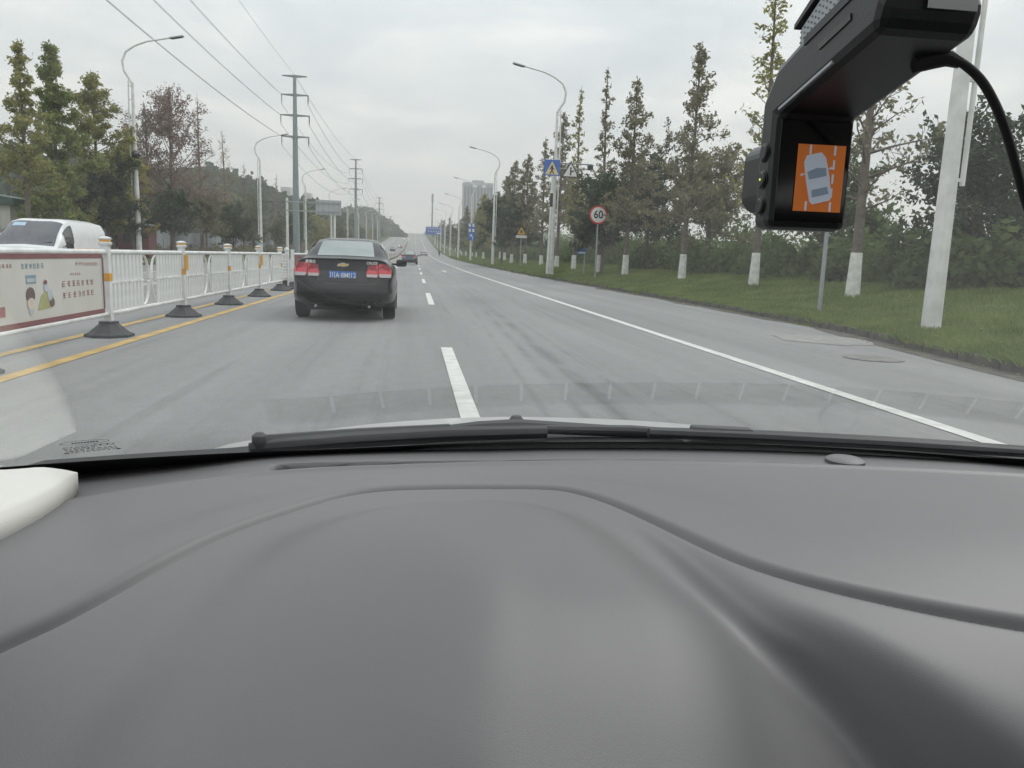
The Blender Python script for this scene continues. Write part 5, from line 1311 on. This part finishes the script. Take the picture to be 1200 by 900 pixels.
def dash_surface(nx, ny, Ln, fine):
    xs = np.linspace(-.62, 1.22, nx); v = np.linspace(0, 1, ny)
    X = np.repeat(xs[None], ny, 0); yb = 1.048-.165*((X-CX)/.78)**2; Y = .08+(yb-.08)*v[:, None]
    Z = np.full(X.shape, ZD)
    Z += -.012*sstep(.55, .95, Y)+.006                                 # falls gently towards the glass
    Z -= .05*sstep(.45, .85, np.abs(X-CX))*sstep(1.0, .4, Y)
    # instrument hood
    d, s, _ = seg_dist(X, Y, Ln['RIDGE']); ins = np.where(s < 0, d, -d)       # positive inside the hood outline
    Z += .022*sstep(-.026, .046, ins)+.032*sstep(0.02, .18, ins)*sstep(.95, .3, Y)
    # soft upper swell
    d, s, t = seg_dist(X, Y, Ln['SOFT']); Z += .005*sstep(-.02, .03, np.where(s < 0, d, -d))*(1-sstep(.6, .97, t))*sstep(0, .2, t)
    # right of the hood: its flank down to a crease, then a panel that rolls towards the driver
    d, s, t = seg_dist(X, Y, Ln['CREASE']); side = np.where(s > 0, d, -d)
    dr, sr, tr_ = seg_dist(X, Y, Ln['ROLL']); below = np.where(sr < 0, dr, 0)
    lft = np.where(ins < 0, -ins, 0)*sstep(.05, .12, X)
    wA = sstep(.010, -.010, side)*sstep(.74, .5, Y); wB = sstep(-.010, .010, side)*sstep(.02, .3, t)
    Z -= wA*np.clip(lft, 0, .16)*.60
    Z -= wB*np.clip(np.sqrt(below**2+.02**2)-.02, 0, .2)*.50
    Z -= .85*np.clip(.66-Y, 0, 1)**2
    Z -= .10*sstep(.55, .15, Y)*sstep(.05, -.3, X)*np.clip(-ins, 0, .2)/.2
    # blend the big shapes so that they read as one moulding
    Z = blur(Z, .012/(xs[1]-xs[0]), .012/(.93/ny))
    if not fine: return X, Y, Z
    Z += .0020*np.exp(-(d/.0055)**2)*sstep(.1, .4, t)*(1-sstep(.97, 1, t))
    # moulded seam
    d, s, _ = seg_dist(X, Y, Ln['GROOVE']); Z -= .0105*np.exp(-(d/.0062)**2)
    # defroster channel under the glass
    d, s, t = seg_dist(X, Y, Ln['STEP']); far_ = np.where(s > 0, d, -d)        # positive = towards the glass
    ch = sstep(.0, .004, far_)*(1-sstep(.036, .040, far_))*sstep(-.17, -.145, X)*(1-sstep(1.08, 1.1, X))
    Z -= np.interp(X, [-.2, -.1, .1, 1.2], [.0, .003, .0075, .0085])*sstep(-.002, .004, far_)
    Z -= .035*ch
    Z += .003*np.exp(-((far_+.004)/.006)**2)*sstep(-.3, -.1, X)
    Z -= .006*sstep(0, .02, far_)*(1-sstep(-.3, -.15, X))
    return X, Y, Z
def dashboard():
    Zg = None
    for it in range(4):
        Ln = {k: trace(v, Zg, {'RIDGE': ZD+.018, 'CREASE': ZD+.004}.get(k, ZD)) for k, v in PXL.items()}
        if it < 3: Zg = dash_surface(240, 170, Ln, False)
    X, Y, Z = dash_surface(680, 440, Ln, True); ny, nx = X.shape
    off = np.array([CX, 1.0, zr(1)])
    V = np.stack([X, Y, Z], -1).reshape(-1, 3)-off
    i, j = np.meshgrid(np.arange(nx-1), np.arange(ny-1)); a = (j*nx+i).ravel(); Fq = np.stack([a, a+1, a+nx+1, a+nx], 1)
    M_dash = pm('dash_plastic', (.128, .1235, .1265), .46, var=.06, scale=3, bump=.09, bscale=1300, spec=.6)
    o = link('dashboard', np_mesh('dashboard', V, Fq, M_dash, True), None, own)
    global STEP
    STEP = Ln['STEP']
    return o, X, Y, Z
DASH, DXX, DYY, DZZ = dashboard()
def dz_at(x, y):
    k = np.argmin((DXX-x)**2+(DYY-y)**2); return DZZ.ravel()[k]
# black strip added as painted shade inside the defroster outlet
def shade_strip(u, v):
    x = -.15+1.24*u; y = float(np.interp(x, STEP[:, 0], STEP[:, 1])); return (x, y+.003+.034*v, .9235)
own_part('outlet_shade_strip', MB().grid(60, 3, shade_strip), M_frit_shade, parent=DASH)
# ribs of the defroster outlet
M_rib = pm('vent_rib', (.16, .16, .165), .6)
mbr = None
for k in range(19):
    t = -.09+.0605*k; i = np.argmin(np.abs(STEP[:, 0]-t)); yy = float(np.interp(t, STEP[:, 0], STEP[:, 1]))
    own_part('vent_rib', MB().box((t, yy+.019, .927), (.004, .033, .012)), M_rib, False, parent=DASH)
# light sensor bump
sp = onz(993, 536, .945)
own_part('sun_sensor', MB().lathe([(.026, -.004), (.026, .0005), (.022, .003), (.013, .0048), (.003, .0054)], 20, c=(sp.x, sp.y+.005, .940)), pm('sensor_grey', (.14, .135, .14), .5), parent=DASH)
# pale pillar trim, lower left
def trim():
    foot = [onz(p[0], p[1], .957) for p in [(91, 553.6), (89, 557), (84, 563), (70, 575), (45, 590), (10, 606), (-40, 624), (-120, 645)]]
    n = len(foot); N = 16
    def fn(u, v):
        t = u*(n-1); i = min(int(t), n-2); f = foot[i].lerp(foot[i+1], t-i)
        e = onz(90-190*u, 553.5-5*u, .957)
        p = f.lerp(e, v); b = math.sin(math.pi*v)
        p.z += .010*b*min(1, 3*u)
        if v == 0: p.z -= .02
        return p
    o = own_part('pillar_trim', MB().grid(24, N, fn), pm('pillar_trim', (.66, .64, .60), .6, var=.04, bump=.1, bscale=700), angle=80)
    sol = o.modifiers.new('thick', 'SOLIDIFY'); sol.thickness = .004; sol.offset = -1
trim()
# A-pillars and roof (out of view, they shade the dashboard)
M_lin = pm('headliner', (.50, .48, .45), .9, var=.05)
for sd in (-1, 1):
    P = [Vector(glass_pt(CX+sd*.79, v))+Vector((sd*.045, 0, .0)) for v in (.16 if sd < 0 else 0.02, .35, .6, .85, 1.0)]
    own_part('pillar', MB().tube(P, .045, 10), M_lin)
mb = MB().grid(14, 8, lambda u, v: (CX-.70+1.4*u, .13-.10*((u-.5)*2)**2-1.9*v, 1.475-.05*((u-.5)*2)**2+.05*math.sin(math.pi*min(v+.15, 1))))
rf = own_part('roof', mb, M_lin); rf.modifiers.new('thick', 'SOLIDIFY').thickness = .03
for sd in (-1, 1):
    own_part('door', MB().b2(CX+sd*.80-.03, CX+sd*.80+.03, -1.2, .78, .35, .93), M_dark, False, bevel=.01)
# seats, rear panel and pillars behind the camera, added to darken the dashboard
M_seat = pm('seat_fabric', (.07, .07, .075), .9, var=.15, scale=20)
for cx_ in (CX-.36, CX+.36):
    st_ = own_part('seat', MB().box((cx_, -.42, .78), (.50, .14, .66), Matrix.Rotation(-.25, 3, 'X')), M_seat, False, bevel=.04)
    own_part('seat_cushion', MB().box((cx_, -.12, .46), (.50, .50, .14)), M_seat, False, bevel=.04, parent=st_)
    own_part('headrest', MB().box((cx_, -.54, 1.22), (.26, .10, .18)), M_seat, False, bevel=.03, parent=st_)
own_part('rear_light_block', MB().b2(CX-.70, CX+.70, -1.78, -1.70, .35, 1.12), M_seat, False)
for sd in (-1, 1):
    own_part('rear_pillar', MB().b2(CX+sd*.70-.05, CX+sd*.70+.05, -.55, -.40, .92, 1.47), M_lin, False)
# header, sun visors and rear-view mirror above the picture, added to shade the dashboard
own_part('header', MB().grid(12, 6, lambda u, v: (CX-.66+1.32*u, .235-.09*((u-.5)*2)**2-.24*v, 1.405-.04*((u-.5)*2)**2+.065*v)), M_lin).modifiers.new('thick', 'SOLIDIFY').thickness = .012
for cx_ in (CX-.36, CX+.36): own_part('sun_visor', MB().box((cx_, .13, 1.395), (.42, .17, .022), Matrix.Rotation(-.2, 3, 'X')), M_lin, False, bevel=.008)
rm_ = own_part('rear_mirror', MB().box((CX, .20, 1.375), (.24, .035, .065)), M_black, False, bevel=.012)
own_part('mirror_glass', MB().box((CX, .1815, 1.375), (.22, .002, .05)), M_chrome, False, parent=rm_)
own_part('mirror_stalk', MB().tube([(CX, .22, 1.39), (CX, .25, 1.405)], .012, 8), M_black, parent=rm_)
# bonnet
def hood(u, v):
    x = CX-.86+1.72*u; s = (x-CX)/.86; y = 1.24+.98*v-.10*s*s-.06*s**4
    z = .806-.018*s*s-.022*s**4+.006*math.sin(math.pi*min(v/.9, 1))-.13*max(0, v-.35)**1.6
    z -= .012*max(0, abs(s)-.93)/.07+.005+.024*min(1, max(0, -s)/.7)**1.5
    return (x, y, z)
own_part('bonnet', MB().grid(49, 30, hood), pm('own_white_paint', (.70, .71, .70), .3, var=.03, coat=.6), angle=80)
# black cowl below the wipers
def cowl(u, v):
    x = CX-.84+1.68*u; s = (x-CX)/.84
    y = 1.068+.21*v-.165*((x-CX)/.78)**2*(1-v*.5); z = .934-.017*v-.014*s*s-.022*min(1, max(0, -s)/.7)**1.5*v
    return (x, y, z)
own_part('cowl', MB().grid(40, 8, cowl), M_black, angle=80)
# wipers
M_wip = pm('wiper_black', (.03, .032, .034), .55, var=.2)
def wip(P, w, name='wiper', seg=None):
    pts = [ony(a, b, y) for a, b, y in P]
    return pts
P = [ony(*q) for q in [(292, 525, 1.045), (330, 522, 1.06), (420, 515, 1.09), (525, 509, 1.11), (640, 506, 1.12)]]
w1 = own_part('wiper', MB().tube(P, [.007, .0105, .012, .012, .010], 8), M_wip)
P2 = [ony(*q) for q in [(312, 514, 1.065), (420, 507, 1.095), (527, 501, 1.115)]]
own_part('wiper_blade', MB().tube(P2, [.006, .007, .006], 6), M_wip, parent=w1)
own_part('wiper_arm', MB().tube([ony(*q) for q in [(480, 509, 1.13), (560, 501, 1.15), (605, 499, 1.16), (680, 503, 1.16), (790, 509, 1.15)]], [.007, .010, .011, .010, .008], 8), M_wip, parent=w1)
pv = ony(605, 493, 1.17); own_part('pivot_cap', MB().lathe([(.011, -.008), (.011, .003), (.007, .008)], 12, c=tuple(pv)), M_wip, parent=w1)
own_part('end_cap', MB().lathe([(.010, -.008), (.010, .008), (.005, .012)], 12, c=tuple(ony(304, 517, 1.05))), M_wip, parent=w1)
P = [ony(*q) for q in [(760, 507, 1.12), (900, 513, 1.12), (1050, 521, 1.10), (1180, 529, 1.06), (1300, 537, 1.02)]]
w2 = own_part('wiper', MB().tube(P, [.008, .009, .009, .008, .006], 8), M_wip)
own_part('wiper_arm', MB().tube([ony(*q) for q in [(640, 502, 1.14), (740, 504, 1.15), (800, 508, 1.14)]], [.006, .008, .007], 8), M_wip, parent=w2)
own_part('wiper_joint', MB().box(ony(845, 508, 1.13), (.10, .02, .022), Matrix.Rotation(.04, 3, 'Y')), M_wip, False, parent=w2, bevel=.004)

# ------------------------------------------------------------------ dashcam on the windscreen
def dashcam():
    Y0 = .40; a = ony(909, 140, Y0); b = ony(1005, 139, Y0); bl = ony(909, 266, Y0)
    x0, x1, zb = a.x, b.x, (a.z+b.z)/2; zlo = bl.z-.001; w = x1-x0
    t = thing('dashcam', 'black angled dashcam with orange screen and buttons, stuck to the windscreen', 'dashcam', (x0+w/2, Y0, zb))
    M_b = pm('dashcam_plastic', (.020, .021, .023), .38, var=.12, spec=.5, bump=.05, bscale=900); M_gl = pm('dashcam_glass', (.004, .004, .005), .08, var=.05, spec=.5)
    M_sil = pm('dashcam_silver', (.42, .45, .48), .45, .3, var=.06)
    hw = w/2; H_ = zb-zlo; th = .019
    yt, zt = -.086, .020                                              # tip of the arm underside, towards the viewer
    def gz(y): return glass_pt(x0+w/2, 0) and None
    # profile in (y, z): screen block then wedge arm whose top follows the glass
    prof_ = [(0, -H_), (0, 0), (yt, zt), (yt-.004, zt+.012), (yt+.012, zt+.030), (th*.2, .026), (th, .010), (th, -H_)]
    body = obj('housing', MB().prism(prof_, w, (-hw, 0, 0), (0, 1, 0), (0, 0, 1)), M_b, t, bevel=.0045)
    # screen face glass
    fa = obj('front_glass', MB().prism([(-hw+.003, -H_+.004), (hw-.003, -H_+.004), (hw-.003, -.001), (-hw+.003, -.001)], .0012, (0, -.0002, 0)), M_gl, t, bevel=.0005)
    def scr(nm, polys, m, dy, par): 
        mb = MB()
        for P in polys: mb.add([(p, -dy, q) for p, q in P], [tuple(range(len(P)))])
        return obj(nm, mb, m, par)
    M_o = pm('screen_orange', (.62, .17, .03), .3, emit=.16, var=.04); M_w = pm('screen_icon', (.52, .58, .68), .3, emit=.16, var=.03); M_wd = pm('screen_icon_dark', (.25, .32, .42), .3, emit=.12, var=.03)
    sw, sh = w*.59, H_*.60; cx, cz = .0035, -H_*.53
    scn = scr('screen', [[(cx-sw/2, cz-sh/2), (cx+sw/2, cz-sh/2), (cx+sw/2, cz+sh/2), (cx-sw/2, cz+sh/2)]], M_o, .0020, t)
    for u in (-.24, .27):
        for k in range(5):
            z0_ = cz+sh*(-.49+k*.21)
            if u < 0 and 1 <= k <= 3: continue
            scr('lane_mark', [[(cx+sw*u-.0006, z0_), (cx+sw*u+.0006, z0_), (cx+sw*u+.0006, z0_+sh*.14), (cx+sw*u-.0006, z0_+sh*.14)]], M_w, .0023, scn)
    an = R(14)
    def rot(P): return [(cx-sw*.05+(p*math.cos(an)-q*math.sin(an)*1), cz+(p*math.sin(an)+q*math.cos(an))) for p, q in P]
    cw, ch = sw*.235, sh*.37
    rb = [(-cw, -ch*.86), (-cw*.8, -ch), (cw*.8, -ch), (cw, -ch*.86), (cw*1.05, 0), (cw*.98, ch*.75), (cw*.65, ch), (-cw*.65, ch), (-cw*.98, ch*.75), (-cw*1.05, 0)]
    ic = scr('car_icon', [rot(rb), rot([(cw, ch*.28), (cw*1.45, ch*.22), (cw*1.4, ch*.34)]), rot([(-cw, ch*.28), (-cw*1.4, ch*.34), (-cw*1.45, ch*.22)])], M_w, .0026, scn)
    scr('car_icon_glass', [rot([(-cw*.78, ch*.02), (cw*.78, ch*.02), (cw*.85, ch*.34), (0, ch*.42), (-cw*.85, ch*.34)]), rot([(-cw*.75, -ch*.72), (cw*.75, -ch*.72), (cw*.7, -ch*.42), (-cw*.7, -ch*.42)])], M_wd, .0029, ic)
    # buttons on the left side
    for k, z in enumerate((-.30, -.545, -.79)):
        bt = obj('button', MB().lathe([(.0042, 0), (.0042, -.0012), (.0034, -.0018)], 18, c=(-hw, th*.46, H_*z), axis='x'), M_b, t, True)
        rg = obj('button_ring', MB().lathe([(.0052, 0), (.0052, -.0005), (.0045, -.0006)], 18, c=(-hw, th*.46, H_*z), axis='x'), M_gl, bt, True)
        if k == 1: obj('indicator', MB().lathe([(.0006, 0), (.0006, -.0004)], 8, c=(-hw-.0018, th*.46, H_*z), axis='x'), pm('indicator_light', (.5, .55, .1), .4, emit=1.0), bt)
    # lens block ahead of the screen block
    obj('lens_block', MB().prism([(-hw*.85, -H_*.72), (-hw*.6, -H_*.82), (hw*.6, -H_*.82), (hw*.8, -H_*.72), (hw*.8, -H_*.26), (hw*.6, -H_*.16), (-hw*.6, -H_*.16), (-hw*.85, -H_*.26)], -.028, (0, th-.001, 0)), M_b, t, bevel=.003)
    # trim line, card slot and silver speaker grille along the arm's left side
    L = Vector((0, yt, zt)); e = L.normalized(); n_ = Vector((0, -e.z, e.y)); n_ = n_ if n_.z > 0 else -n_
    def side(nm, s0, s1, o0, o1, m, out=.0008, par=t):
        mb = MB(); c = [e*L.length*s0+n_*o0, e*L.length*s1+n_*o0, e*L.length*s1+n_*o1, e*L.length*s0+n_*o1]
        A = [Vector((-hw-out, p.y, p.z)) for p in c]; B = [Vector((-hw+.001, p.y, p.z)) for p in c]
        mb.add(A+B, [(0, 1, 2, 3), (7, 6, 5, 4), (0, 4, 5, 1), (1, 5, 6, 2), (2, 6, 7, 3), (3, 7, 4, 0)]); return obj(nm, mb, m, par)
    side('trim_line', .04, .62, .0018, .0032, M_sil, .0004)
    side('card_slot', .50, .80, .0135, .0165, M_gl, .0006)
    side('side_plate', .35, 1.0, .0225, .0265, M_b, .0006)
    # glass mount: silver grille block and pad against the windscreen
    gm = MB(); pts = []
    def glz(y, x=x0+w/2):
        # height of the glass at this depth, relative to the bend
        lo, hi = 0.0, 1.0
        for _ in range(30):
            mid = (lo+hi)/2
            if glass_pt(x, mid)[1] > Y0+y: lo = mid
            else: hi = mid
        return glass_pt(x, lo)[2]-zb
    y_a, y_b = -.012, -.085
    mpf = [(y_a, .0245+.0), (y_b, zt+.028), (y_b, max(glz(y_b)-.006, zt+.033)), (y_a, max(glz(y_a)-.006, .029))]
    mt = obj('mount', MB().prism(mpf, w*.86, (-w*.43, 0, 0), (0, 1, 0), (0, 0, 1)), M_sil, t, bevel=.0015)
    hole = MB()
    for i in range(22):
        for j in range(5):
            u = (i+.5)/22; vv = (j+.5)/5; y = y_a+(y_b-y_a)*u; z0_ = mpf[0][1]+(mpf[1][1]-mpf[0][1])*u; z1_ = mpf[3][1]+(mpf[2][1]-mpf[3][1])*u
            c = Vector((-w*.43-.0003, y, z0_+(z1_-z0_)*(.12+.76*vv))); r_ = .00065
            hole.add([c+Vector((0, r_*math.cos(k*1.0472), r_*math.sin(k*1.0472))) for k in range(6)], [(0, 1, 2, 3, 4, 5)])
    obj('grille_holes', hole, M_gl, mt)
    pd = [(y_a+.004, mpf[3][1]+.0004), (y_b-.004, mpf[2][1]+.0004), (y_b-.004, glz(y_b-.004)-.0012), (y_a+.004, glz(y_a+.004)-.0012)]
    obj('adhesive_pad', MB().prism(pd, w*.92, (-w*.46, 0, 0), (0, 1, 0), (0, 0, 1)), M_b, t)
    obj('label_sticker', MB().b2(-hw*.2, hw*.75, yt-.0052, yt-.0046, zt+.008, zt+.022), pm('pale_label', (.5, .5, .5), .5), t)
    # cable
    base = Vector((x0+w/2, Y0, zb))
    pl_ = Vector((hw-.004, yt+.006, zt+.008)); 
    cpts = [ony(1104, 68, .332), ony(1124, 72, .330), ony(1148, 92, .329), ony(1166, 122, .33), ony(1180, 158, .333), ony(1192, 200, .338), ony(1206, 250, .345), ony(1235, 330, .37), ony(1300, 430, .42)]
    cb = MB(); Q = []
    for i in range(len(cpts)-1):
        for s_ in range(5): Q.append(Vector(crom([np.array(p) for p in cpts], i+s_/5)))
    Q.append(cpts[-1]); Q += [Vector((.62, .50, 1.03)), Vector((.72, .60, .985)), Vector((.78, .70, .955))]
    obj('cable', cb.tube([p-base for p in Q], .0021, 8), M_black, t, True, angle=80)
    plg = [ony(1070, 74, .336)-base, ony(1096, 68, .333)-base, ony(1112, 68, .332)-base, ony(1126, 74, .330)-base]
    obj('plug', MB().tube(plg, [.0045, .0045, .0036, .0024], 10), M_black, t, True)
dashcam()

# ------------------------------------------------------------------ haze
hz = bpy.data.materials.new('haze'); hz.use_nodes = True; hz.node_tree.nodes.clear()
_o = hz.node_tree.nodes.new('ShaderNodeOutputMaterial'); _v = hz.node_tree.nodes.new('ShaderNodeVolumePrincipled')
_v.inputs['Color'].default_value = (.985, .985, .975, 1); _v.inputs['Density'].default_value = .0008; _v.inputs['Anisotropy'].default_value = .2
hz.node_tree.links.new(_v.outputs[0], _o.inputs['Volume'])
tag(obj('haze', MB().b2(-720, 720, -60, 1470, -2, 110), hz), 'pale grey haze filling the air over the road', 'haze', kind='stuff')
